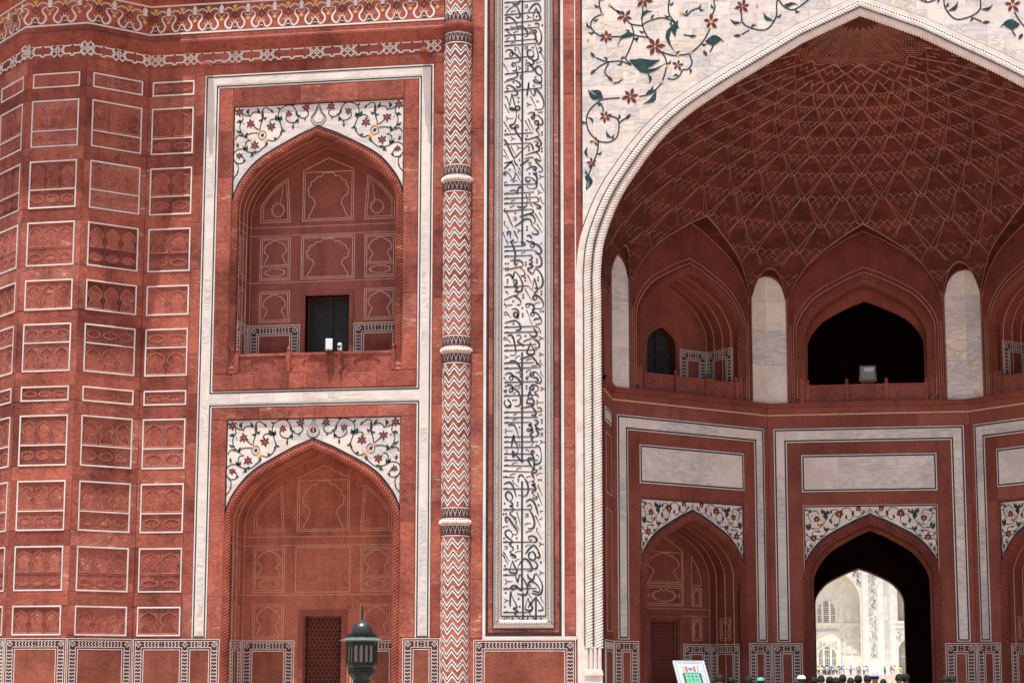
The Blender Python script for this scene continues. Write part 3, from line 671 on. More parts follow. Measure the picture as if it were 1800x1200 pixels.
BC = -13.56; BH = 2.08
def facade_bay(lower):
    dz = -8.08 if lower else 0
    key = 'low' if lower else 'up'; zt = 16.37+dz-(.1 if lower else 0); zb = .12 if lower else 9.35
    bay = mk('arched_bay', (lambda m: (m.poly([rrect(BC-2.30, BC+2.30, zb-.1, zt+.04), arch_path(BH+.002, 13.45+dz, 15.46+dz, zb-.05 if lower else zb, BC)], -.3, -.078), m)[1])(MB()), RED, gate, FAC)
    spandrel(bay, FAC, 2.26, zt, 2.26, 13.55+dz, 15.74+dz, ARTA, -.045, BC, key=key)
    # moulded rebate round the sunk field
    mb = MB(); mb.ribbon([(BC-2.275, zb), (BC-2.275, zt+.012), (BC+2.275, zt+.012), (BC+2.275, zb)], .03, -.06, .0)
    mk('fillet', mb, RED, bay, FAC)
    arch_trim(bay, FAC, BC, BH, 13.45+dz, 15.46+dz, 2.25, 15.72+dz, zb, -.03)
    dep = 1.05
    if lower: door = (BC-.45, BC+.53, .12, 3.295)
    else: door = (BC-.54, BC+.62, 9.35, 11.52)
    rc = recess('recess', bay, FAC, BH, 13.45+dz, 15.46+dz, zb, dep, BC, door, (.12, .45, .72) if not lower else (.2, .5), NICHE if lower else None)
    w = -dep; mt = LINEW if not lower else PINK; lw = .017 if not lower else .013
    z = lambda a: a+dz
    outline_panel(rc, FAC, BC-.66, BC+.70, 13.51+dz, 14.86+dz, w, True, 0, .05, mt, lw, 15.18+dz)
    for s in (-1, 1):
        # quarter-arched side panels
        a0, a1 = 1.00, 1.80; zb_ = 13.51+dz
        cvp = [(x, zz-.25) for x, zz in arch_curve(BH-.12, 13.45+dz, 15.46+dz) if a0 <= x <= a1]
        pts = [(a0, zb_)]+cvp+[(a1, zb_)]; pts = [(BC+s*x, zz) for x, zz in pts]
        mb = MB(); mb.ribbon(pts, lw, w, w+.006, True)
        cen = (BC+s*1.36, zb_+.45); mb.ribbon([(cen[0]+(p[0]-cen[0])*.84, cen[1]+(p[1]-cen[1])*.87) for p in pts], lw*.8, w, w+.006, True)
        if not lower: mb.ribbon(cartouche(.36, .36, BC+s*1.33, zb_+.32, 12), lw*.8, w, w+.006, True); mb.ribbon([(BC+s*1.27, zb_+.5), (BC+s*1.20, zb_+.95)], lw*.7, w, w+.005)
        mk('line_panel', mb, mt, rc, FAC)
        u0, u1 = (BC-1.79, BC-.98) if s < 0 else (BC+1.02, BC+1.83)
        outline_panel(rc, FAC, u0, u1, 11.97+dz, 13.09+dz, w, True, .30, .05, mt, lw)
        outline_panel(rc, FAC, u0, u1, 10.86+dz if not lower else 2.72, 11.66+dz, w, True, 0, .05, mt, lw)
    outline_panel(rc, FAC, BC-.68, BC+.74, 11.97+dz, 13.10+dz, w, not lower, 0, .05 if not lower else 0, mt, lw)
    for zz in (13.37+dz, 13.15+dz, 11.90+dz):
        mb = MB(); mb.box(BC-BH+.002, BC+BH-.002, zz-.006, zz+.006, w, w+.005)
        mk('string_line', mb, mt, rc, FAC)
    # red blocks of the back wall
    zd = 2.70 if lower else 10.82
    if lower:
        dado(rc, FAC @ T(0, dep, 0), BC-BH+.02, BC-.68, 2.68, .12); dado(rc, FAC @ T(0, dep, 0), BC+.78, BC+BH-.02, 2.68, .12)
        jali(rc, FAC, BC-.42, BC+.50, .12, 3.26, -dep-.12)
        mb = MB(); mb.ribbon([(BC-.52, .12), (BC-.52, 3.37), (BC+.60, 3.37), (BC+.60, .12)], .12, w-.02, w+.035); mk('door_frame', mb, SMOOTH, rc, FAC)
    else:
        dado(rc, FAC @ T(0, dep, 0), BC-BH+.02, BC-.68, 10.78, 9.36); dado(rc, FAC @ T(0, dep, 0), BC+.74, BC+BH-.02, 10.78, 9.36)
        mb = MB(); mb.ribbon([(BC-.60, 9.36), (BC-.60, 11.60), (BC+.68, 11.60), (BC+.68, 9.36)], .10, w-.02, w+.03); mk('door_frame', mb, SMOOTH, rc, FAC)
        d = MB(); d.box(BC-.54, BC+.04, 9.36, 11.5, w-.42, w-.38); d.box(BC+.05, BC+.62, 9.36, 11.5, w-.42, w-.38)
        for u0, u1 in ((BC-.54, BC+.04), (BC+.05, BC+.62)):
            for v0 in (9.45, 10.12, 10.82):
                line_rect(d, u0+.06, u1-.06, v0, v0+.58, .035, w-.38, w-.36)
        d.box(BC+.0, BC+.09, 9.36, 11.5, w-.38, w-.33)
        mk('double_door', d, WOOD, rc, FAC)
        rv = MB(); rv.strip([(BC-.54, 9.36, w), (BC-.54, 11.52, w), (BC+.62, 11.52, w), (BC+.62, 9.36, w)], [(BC-.54, 9.36, w-.45), (BC-.54, 11.52, w-.45), (BC+.62, 11.52, w-.45), (BC+.62, 9.36, w-.45)]); mk('door_reveal', rv, SMOOTH, rc, FAC)
        balustrade(bay, FAC, BC, 2.04, 9.35, 9.86, -.08)
    # side wall decoration of the recess
    FS = frame((BC-BH, 0, 0), (0, 1))
    sp = MB()
    for v0, v1 in ((13.0+dz, 11.97+dz), (11.66+dz, 10.86+dz)):
        line_rect(sp, .25, .80, v1, v0, .014, 0, .006); line_rect(sp, .32, .73, v1+.06, v0-.06, .012, 0, .006)
    for zz in (13.37+dz, 13.15+dz, 11.90+dz): sp.box(0, dep, zz-.006, zz+.006, 0, .005)
    mk('line_panel', sp, mt, rc, FS)
    dado(rc, FS, .10, dep-.02, 10.78 if not lower else 2.68, 9.36 if not lower else .12)
    return bay
bay_up = facade_bay(False); bay_lo = facade_bay(True)

# ---- lower dado of the facade
dado(fw_, FAC, -18.12, -15.86, 2.70, .12, (-16.76,)); dado(fw_, FAC, -11.21, -10.26, 2.70, .12)
dado(fw_, FAC, -9.44, -6.92, 2.66, .12)
course(fw_, FAC, -15.85, -15.72, .12, 2.7, 'v', 1.3); course(fw_, FAC, -11.36, -11.22, .12, 2.7, 'v', 1.3)

# ---- spouts
for x, z in ((-16.50, 17.42), (-10.72, 17.47)):
    mb = MB(); mb.lathe([(.0, -.10), (.05, -.10), (.055, -.02), (.10, 0), (.10, .05), (.085, .08), (.11, .14), (.12, .22), (.10, .34), (.13, .36)], 10)
    hole = MB()
    mk('water_spout', mb, RED, fw_, Matrix.Translation((x, -.02, z)) @ Matrix.Rotation(R(90), 4, 'X') @ Matrix.Rotation(R(0), 4, 'Z') @ T(0, 0, 0) @ Matrix.Translation((0, 0, 0)) @ Matrix.Rotation(R(180), 4, 'Y') @ T(0, 0, -.36) @ Matrix.Rotation(0, 4, 'Z'))

# ---- corner turret
TP = [(-24.6, 3.4), (-23.45, 1.25), (-22.30, .02), (-21.02, -1.14), (-19.38, -1.2), (-18.15, 0)]
mb = MB()
core = [(x, y) for x, y in TP]+[(-18.15, .6), (-20, 3.4)]
for (a, b), (c, d) in zip(TP, TP[1:]): mb.add([(a, 0, -b), (c, 0, -d), (c, 24, -d), (a, 24, -b)], [(0, 1, 2, 3)])
mb.add([(x, 24, -y) for x, y in TP]+[(-18.15, 24, -.6), (-20, 24, -3.4)], [tuple(range(8))])
tur = mk('turret', mb, RED, gate)
ROWS = [(17.13, 16.74, None, 'c'), (16.41, 15.17, 15.60, 'a'), (14.81, 13.56, 14.05, 'a'), (13.20, 12.06, 12.52, 'ar'), (11.70, 10.92, None, 'n'), (10.57, 9.34, 10.08, 'b'), (8.97, 8.59, None, 'c'), (8.24, 6.96, 7.48, 'a'), (6.59, 5.34, 5.85, 'a'), (4.96, 3.85, 4.28, 'ar'), (3.49, 2.76, None, 'n')]
def relief(w, h, n, kind, hd):
    """one framed panel: white frame, sunk slab with carved niches; origin bottom centre"""
    def fr(mb):
        t = .035; u = w/2
        mb.chamf(-u, -u+t, t, h-t, -.02, .012, .004); mb.chamf(u-t, u, t, h-t, -.02, .012, .004); mb.chamf(-u, u, 0, t, -.02, .012, .004); mb.chamf(-u, u, h-t, h, -.02, .012, .004)
        if hd and kind != 'ar': mb.chamf(-u+t, u-t, hd-t*.4, hd+t*.4, -.02, .010, .004)
    def sl(mb):
        t = .036; u = w/2-t; back = -.058; face = -.014
        mb.box(-u, u, t, h-t, back-.02, back)
        areas = []
        if kind in ('a', 'ar'): areas = [('c', t, hd-.02), ('n', hd+.02, h-t)]
        elif kind == 'b': areas = [('n', t, hd-.02), ('c', hd+.02, h-t)]
        else: areas = [(kind, t, h-t)]
        if kind == 'ar': mb.box(-u, u, hd-.02, hd+.02, back, face+.006)
        for k, v0, v1 in areas:
            cw = 2*u/n; holes = []
            for i in range(n):
                cx = -u+cw*(i+.5)
                if k == 'n': holes.append(multifoil(cw*.98, (v1-v0)*.76, True, 3, cx, v0+(v1-v0)*.08))
                else: holes.append(cartouche(cw*.86, (v1-v0)*.45, cx, (v0+v1)/2, 12))
            for i, hl in enumerate(holes):
                a, b = -u+cw*i+.008, -u+cw*(i+1)-.008
                mb.poly([rrect(a, b, v0+.008, v1-.008), hl], back, face)
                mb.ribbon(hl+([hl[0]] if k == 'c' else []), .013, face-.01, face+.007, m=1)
                if k == 'n': mb.box(a+.02, b-.02, v0+.012, v0+(v1-v0)*.07, back, face+.01, 1)
                else: mb.box(a, b, v0+.008, v0+.016, back, face+.006)
    kk = (round(w, 2), round(h, 2), n, kind)
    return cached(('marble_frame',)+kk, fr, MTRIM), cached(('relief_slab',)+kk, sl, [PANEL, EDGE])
def facet(F, L, pu0, pu1, n, parent, stile=True, last=False):
    for i, (t, b, d, k) in enumerate(ROWS):
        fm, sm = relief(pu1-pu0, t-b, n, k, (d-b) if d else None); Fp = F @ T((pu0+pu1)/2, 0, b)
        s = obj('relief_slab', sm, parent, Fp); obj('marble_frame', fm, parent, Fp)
    edges = [17.50]+[e for r in ROWS for e in (r[0], r[1])]+[2.71]
    for a, b in zip(edges[::2], edges[1::2]): course(parent, F, .0 if pu0 > .12 else 0, L, b, a, 'u', L if L < 1.7 else 1.2, w1=.0, wj=.006)
    for t, b, d, k in ROWS:
        course(parent, F, 0, pu0, b, t, 'v', 1.5, wj=.006)
        if L-pu1 > .03: course(parent, F, pu1, L, b, t, 'v', 1.5, wj=.006)
for (a, b), (c, d), pr in zip(TP[1:], TP[2:], (None, None, None, None)):
    L = math.hypot(c-a, d-b); F = frame((a, b, 0), (c-a, d-b)); Fi = F @ T(0, -.02, 0)
    facet(Fi, L, .17, L-.17, 3, tur); dado(tur, Fi, .0, L, 2.70, .12)
facet(FAC, 1.27, .0+.06, 1.24, 2, fw_) if False else None
FT = frame((-18.15, 0, 0), (1, 0)); facet(FT, 1.275, .11, 1.25, 2, fw_)

# ---- cornice, frieze and chain band
CP = TP[1:]+[(-10.24, 0)]
def offs(P, w):
    out = []
    for i, p in enumerate(P):
        ns = []
        for a, b in ((i-1, i), (i, i+1)):
            if a >= 0 and b < len(P):
                d = Vector((P[b][0]-P[a][0], P[b][1]-P[a][1])).normalized(); ns.append(Vector((d.y, -d.x)))
        m = ns[0] if len(ns) == 1 else (ns[0]+ns[1]).normalized(); k = 1 if len(ns) == 1 else 1/max(.5, m.dot(ns[0]))
        out.append((p[0]+m.x*w*k, p[1]+m.y*w*k))
    return out
def sweep(mb, P, prof, closed_end=True):
    rows = [[(x, z, -y) for x, y in offs(P, w)] for w, z in prof]
    for a, b in zip(rows, rows[1:]): mb.strip(a, b)
mb = MB(); sweep(mb, CP, [(-.02, 17.86), (.03, 17.865), (.05, 17.89), (.13, 17.99), (.155, 18.02), (.16, 18.07), (.165, 18.10), (.18, 18.12), (.18, 18.17), (.15, 18.20), (.12, 18.215), (.12, 18.35)])
corn = mk('cornice', mb, RED, gate)
mb = MB(); sweep(mb, CP, [(-.02, 18.36), (.12, 18.36), (.12, 19.16), (.125, 19.17), (.25, 19.35), (.25, 24), (-.02, 24)]); fz = mk('frieze', mb, RED, gate)
mb = MB()
for z in (18.375, 19.14): sweep(mb, CP, [(.119, z-.022), (.128, z-.022), (.128, z+.022), (.119, z+.022)])
mk('marble_line', mb, MTRIM, fz)
EP = TP[1:]+[(-17.35, 0)]
mb = MB(); sweep(mb, EP, [(.12, 20.35), (.5, 20.1), (1.22, 19.72), (1.24, 19.80), (.6, 20.25), (.12, 20.6)]); ev = mk('stone_eave', mb, RED, gate)
for (a, b), (c, d) in zip(EP, EP[1:]):
    F = frame((a, b, 0), (c-a, d-b)); L = math.hypot(c-a, d-b)
    for q in ((.5,) if L < 1 else (.12, .5, .88)):
        mb = MB(); mb.add([(-.06, 19.3, .0), (-.06, 20.3, .0), (-.06, 20.18, .8), (-.06, 19.95, .75), (-.06, 19.5, .25), (.06, 19.3, .0), (.06, 20.3, .0), (.06, 20.18, .8), (.06, 19.95, .75), (.06, 19.5, .25)], [(0, 1, 2, 3, 4), (5, 6, 7, 8, 9), (0, 5, 9, 4), (4, 9, 8, 3), (3, 8, 7, 2), (2, 7, 6, 1)])
        mk('eave_bracket', mb, RED, ev, F @ T(L*q, -.12, 0))
def motif(mb):
    s = .73/383; H0 = 18.40
    q = lambda x, y: (x*s, (340-y)*s*1.0)
    P = lambda l: [q(*p) for p in l]
    for sg in (-1, 1):
        S = spline(P([(sg*x, y) for x, y in ((22, 262), (42, 270), (48, 298), (78, 320), (115, 306), (140, 270), (141, 225), (115, 185), (95, 150), (98, 112), (122, 95), (155, 92))]), 4)
        mb.ribbon(S, .045, 0, .007, m=0, taper=lambda t: .42+.75*math.sin(PI*min(1, t*1.08))**1.2)
        mb.ribbon([(x*(.93 if abs(x) > .1 else .97), z+.012) for x, z in S[4:-6]], .012, 0, .0055, m=1)
        C = spline(P([(sg*x, y) for x, y in ((6, 80), (30, 62), (55, 35), (95, 22), (135, 35), (160, 60))]), 4); mb.ribbon(C, .026, 0, .007, m=0)
        C = spline(P([(sg*x, y) for x, y in ((62, 52), (95, 42), (125, 55), (138, 75))]), 4); mb.ribbon(C, .012, 0, .008, m=2)
        mb.box(*sorted((q(sg*12, 0)[0], q(sg*22, 0)[0])), q(0, 222)[1], q(0, 185)[1], 0, .006, 2)
        mb.ribbon(P([(sg*30, 255), (sg*52, 240), (sg*60, 222)]), .014, 0, .006, m=0)
        V = P([(sg*(192-40), 112), (sg*(192-30), 132), (sg*192, 150)]); mb.ribbon(V, .016, 0, .007, m=0)
    mb.ribbon(spline(P([(-34, 262), (-26, 238), (0, 228), (26, 238), (34, 262)]), 3), .024, 0, .007, m=0)
    mb.box(-18*s, 18*s, q(0, 338)[1], q(0, 306)[1], 0, .006, 1); mb.box(-18*s, 18*s, q(0, 303)[1], q(0, 292)[1], 0, .007, 0); mb.box(-14*s, 14*s, q(0, 290)[1], q(0, 264)[1], 0, .006, 1)
    mb.poly([P([(-10, 258), (10, 258), (0, 240)])], 0, .006, 2)
    mb.ribbon(P([(0, 92), (46, 135), (0, 178), (-46, 135)]), .015, 0, .006, True, 1)
    mb.poly([P([(-40, 0), (-22, -8), (0, -18), (22, -8), (40, 0), (20, 30), (18, 62), (-18, 62), (-20, 30)])], 0, .006, 2)
    mb.box(-12*s, 12*s, q(0, 92)[1], q(0, 66)[1], 0, .0075, 1)
    for c in (192,):
        mb.poly([spline(P([(c, 215-0), (c+28, 185), (c, 155+2), (c-28, 185)]), 2, True)], 0, .006, 2)
        mb.poly([spline(P([(c-34, 88), (c-22, 60), (c-34, 20), (c-16, -10), (c, -32), (c+16, -10), (c+34, 20), (c+22, 60), (c+34, 88), (c, 100)]), 2, True)], 0, .008, 0)
FM = cached('frieze_motif', motif, [MTRIM, DARK, YEL])
for (a, b), (c, d) in zip(CP, CP[1:]):
    L = math.hypot(c-a, d-b); n = 2 if L < 3 else 11; st = L/n; F = frame((a, b, 0), (c-a, d-b))
    for i in range(n+(0 if L < 3 else 0)): obj('frieze_motif', FM, fz, F @ T(st*(i+.5)-st*.24, -.121, 18.40) @ Matrix.Scale(st/.73*.98, 4, (1, 0, 0)))
def knot(mb):
    for sx in (-1, 1):
        for sy in (-1, 1):
            c = (sx*.088, sy*.088); mb.ribbon([(c[0]+.072*math.cos(a)*(1+.22*math.cos(4*a)), c[1]+.072*math.sin(a)*(1+.22*math.cos(4*a))) for a in [2*PI*i/16 for i in range(16)]], .030, 0, .008, True)
    mb.ribbon([(-.05, -.05), (.05, .05)], .02, 0, .007); mb.ribbon([(-.05, .05), (.05, -.05)], .02, 0, .007)
KN = cached('chain_knot', knot, MTRIM)
def chain(F, ks, L, parent):
    for k in ks: obj('chain_knot', KN, parent, F @ T(k, 0, 17.73))
    e = [0]+list(ks)+[L] if ks[0] > .3 else list(ks)
    for a, b in zip(ks, ks[1:]):
        a2, b2 = a+.15, b-.15; mb = MB(); l = b2-a2; h = .105; nb = 1 if l < .8 else 3
        for sg in (-1, 1):
            pts = [(a2, 17.73), (a2+.05, 17.73+sg*h)]
            for i in range(nb):
                c = a2+l*(i+.5)/nb; pts += [(c-.055, 17.73+sg*h), (c-.035, 17.73+sg*(h+.045)), (c+.035, 17.73+sg*(h+.045)), (c+.055, 17.73+sg*h)]
            pts += [(b2-.05, 17.73+sg*h), (b2, 17.73)]; mb.ribbon(pts, .036, 0, .007)
        mk('chain_link', mb, MTRIM, parent, F)
    
course(fw_, FAC, -18.13, -10.25, 17.53, 17.93, 'u', 1.3, w1=-.004)
chain(FAC, [-17.0-.9, -17.02, -15.80, -14.95, -13.62, -12.80, -11.68, -10.52], 0, fw_)
for (a, b), (c, d) in zip(TP[1:], TP[2:]):
    L = math.hypot(c-a, d-b); F = frame((a, b, 0), (c-a, d-b)) @ T(0, -.02, 0); course(tur, F, 0, L, 17.53, 17.9, 'u', 1.7, w1=-.004)
    chain(F, [.0, L/2, L], L, tur)

# ---- engaged column with zigzag inlay
CC = (-9.90, .02); CRr = .345
colF = T(CC[0], CC[1], 0)
mb = MB(); mb.lathe([(CRr, 0), (CRr, 24)], 40); coln = mk('column', mb, RED, gate, colF, smooth=True)
def zz(width, off, rad):
    def f(mb):
        n = 16*3; V = []; F_ = []
        for i in range(n+1):
            a = 2*PI*i/n-PI/2; t = (i/3) % 2; t = t if t <= 1 else 2-t; z = .088*(1-2*t)
            for zo, r_ in ((0, CRr), (0, rad), (width, rad), (width, CRr)): V.append((r_*math.cos(a), z+off+zo, r_*math.sin(a)))
        for i in range(n):
            for k in range(3): a = 4*i+k; F_.append((a, a+4, a+5, a+1))
        mb.add(V, F_)
    return f
WZ = cached('white_zigzag', lambda mb: (zz(.055, -.082, CRr+.006)(mb), zz(.050, .020, CRr+.006)(mb)), WHITE); DZ = cached('dark_zigzag', zz(.046, -.0265, CRr+.005), DARK)
BZ = mesh('blue_zigzag', (lambda m: (zz(.046, -.0265, CRr+.0055)(m), m)[1])(MB()), worn('blue_slate_inlay', (.03, .055, .10), (.015, .03, .045), .5, 4, .9, .5))
rings = [14.14, 9.78, 5.51, 1.2]
def put(z, i):
    rot = Matrix.Rotation(random.uniform(-.05, .05), 4, 'Z')
    obj('white_zigzag', WZ, coln, colF @ T(0, 0, z) @ rot); obj('dark_zigzag', BZ if random.random() < .3 else DZ, coln, colF @ T(0, 0, z) @ rot)
for top, bot in ((17.62, 14.52), (13.78, 10.16), (9.42, 5.90), (5.13, 1.6)):
    n = round((top-bot)/.292); st = (top-bot)/n
    for i in range(n): put(top-st*(i+.5), i)
for z in (18.55, 18.84, 19.13): put(z, 0)
def ringband(mb, flip):
    n = 16
    for z in (-.13, .13) if flip else (-.13, .13): mb.lathe([(CRr, z-.012), (CRr+.007, z-.012), (CRr+.007, z+.012), (CRr, z+.012)], 32)
    V = []; F_ = []
    for k in range(20):
        a0 = 2*PI*k/20
        pr = [(-.035, -.085), (-.05, -.02), (-.025, .03), (-.03, .06), (0, .10), (.03, .06), (.025, .03), (.05, -.02), (.035, -.085)]
        b = len(V)
        for du, dz_ in pr:
            a = a0+du/CRr
            for wz in (-.007, .007): V.append(((CRr+.008)*math.cos(a+wz*.6/CRr*(1 if du >= 0 else -1)), dz_+wz*.7, (CRr+.008)*math.sin(a+wz*.6/CRr*(1 if du >= 0 else -1))))
        for i in range(len(pr)-1): F_.append((b+2*i, b+2*i+1, b+2*i+3, b+2*i+2))
    mb.add(V, F_)
RB = cached('collar_pattern', lambda mb: ringband(mb, 0), WHITE)
def torus(mb, r_=.055, rope=True):
    V = []; F_ = []; n = 180 if rope else 40; k = 8
    for i in range(n):
        a = 2*PI*i/n
        for j in range(k):
            b = -PI/2-.3+(PI+.6)*j/(k-1); rr = r_*(1+(.28*math.sin(a*30+b*2.4*(1 if int(a*5/PI) % 2 else -1)) if rope else 0)); V.append(((CRr+.01+rr*math.cos(b))*math.cos(a), rr*math.sin(b), (CRr+.01+rr*math.cos(b))*math.sin(a)))
    for i in range(n):
        for j in range(k-1): F_.append((i*k+j, ((i+1) % n)*k+j, ((i+1) % n)*k+j+1, i*k+j+1))
    mb.add(V, F_)
TR = cached('marble_collar', lambda mb: torus(mb, .048), ROPEM, False)
PB = cached('collar_ground', lambda mb: mb.lathe([(CRr+.003, -.125), (CRr+.003, .125)], 40), PLUM, True)
TG = cached('collar_groove', lambda mb: [mb.ribbon([(0, 0), (0, 0)], .001, 0, .001)], DARK)
for z in rings:
    obj('marble_collar', TR, coln, colF @ T(0, 0, z))
    for dz_ in (.21, -.21):
        obj('collar_ground', PB, coln, colF @ T(0, 0, z+dz_)); obj('collar_pattern', RB, coln, colF @ T(0, 0, z+dz_))
mb = MB(); mb.lathe([(CRr, -.14), (CRr+.02, -.12), (CRr+.05, -.06), (CRr+.055, .08), (CRr+.02, .13), (CRr, .14)], 32); mk('capital', mb, RED, coln, colF @ T(0, 0, 18.12), smooth=True)
for z in (18.36, 17.80): obj('collar_ground', PB, coln, colF @ T(0, 0, z)); obj('collar_pattern', RB, coln, colF @ T(0, 0, z))

# ---- strips between column and portal
course(fw_, FAC, -9.53, -9.225, 2.70, 22, 'v', 1.75)
mb = MB(); mb.box(-9.215, -9.145, 2.66, 22, -.02, .006); mb.box(-9.145, -6.89, 2.66, 2.735, -.02, .006); mk('marble_line', mb, MTRIM, fw_, FAC)
mb = MB(); mb.ribbon([(-9.115, 22), (-9.115, 2.79), (-7.295, 2.79), (-7.295, 22)], .05, -.02, .008); mk('inlay_line', mb, DARK, fw_, FAC)
course(fw_, FAC, -9.085, -8.975, 2.90, 22, 'v', 1.4, w1=-.002); course(fw_, FAC, -7.44, -7.325, 2.90, 22, 'v', 1.4, w1=-.002); course(fw_, FAC, -9.085, -7.325, 2.82, 2.90, 'u', .7, w1=-.002)
mb = MB(); mb.box(-7.265, -7.195, 2.735, 22, -.02, .006); mb.box(-6.915, -6.885, 2.74, 22, -.02, .004); mk('marble_line', mb, MTRIM, fw_, FAC)
course(fw_, FAC, -7.185, -6.925, 2.745, 22, 'v', 1.5)
mb = MB(); mb.box(-6.745, -6.718, 13.45, 22, -.02, .010); mk('inlay_line', mb, DARK, fw_, FAC)
course(fw_, FAC, -6.88, -6.75, 12.2, 22, 'v', 1.4, w1=.002)

# ---- calligraphy panel
cal = mk('calligraphy_panel', (lambda m: (m.box(-8.955, -7.455, 2.92, 22, -.02, .004), m)[1])(MB()), MTRIM, gate, FAC)
mb = MB(); mb.ribbon([(-8.955, 22), (-8.955, 2.92), (-7.455, 2.92), (-7.455, 22)], .022, 0, .02)
mb.ribbon([(-8.755, 22), (-8.755, 3.22), (-7.655, 3.22), (-7.655, 22)], .022, 0, .02); mk('border_line', mb, DARK, cal, FAC)
mb = MB(); mb.rope([(-8.86, 22), (-8.86, 3.10)], .072, .057, -.01, 4, 0, .04, .3); mb.rope([(-7.555, 3.10), (-7.555, 22)], .072, .057, -.01, 4, 0, .04, -.3); mb.rope([(-8.90, 3.055), (-7.51, 3.055)], .085, .057, -.035, 4, 0, .05, .2)
mk('rope_moulding', mb, ROPEM, cal, FAC)
gb = MB()
z = 3.11
while z < 20:
    gb.ribbon([(-8.925, z+.045), (-8.86, z+.018), (-8.80, z+.004)], .009, .04, .0655); gb.ribbon([(-7.615, z+.004), (-7.555, z+.018), (-7.49, z+.045)], .009, .04, .0655); z += .057
for i in range(24):
    u = -8.88+i*.0585; d = (u+8.207)*.07; gb.ribbon([(u+d*.2, 3.10), (u+d, 3.00)], .010, .03, .0545)
mk('groove_line', gb, DARK, cal, FAC, kind='stuff')
course(cal, FAC, -8.74, -7.67, 3.24, 22, 'v', .62, w0=0, w1=.012, kind='marble_block', mat=MCAL, gap=.003, c=.002, wj=.001)

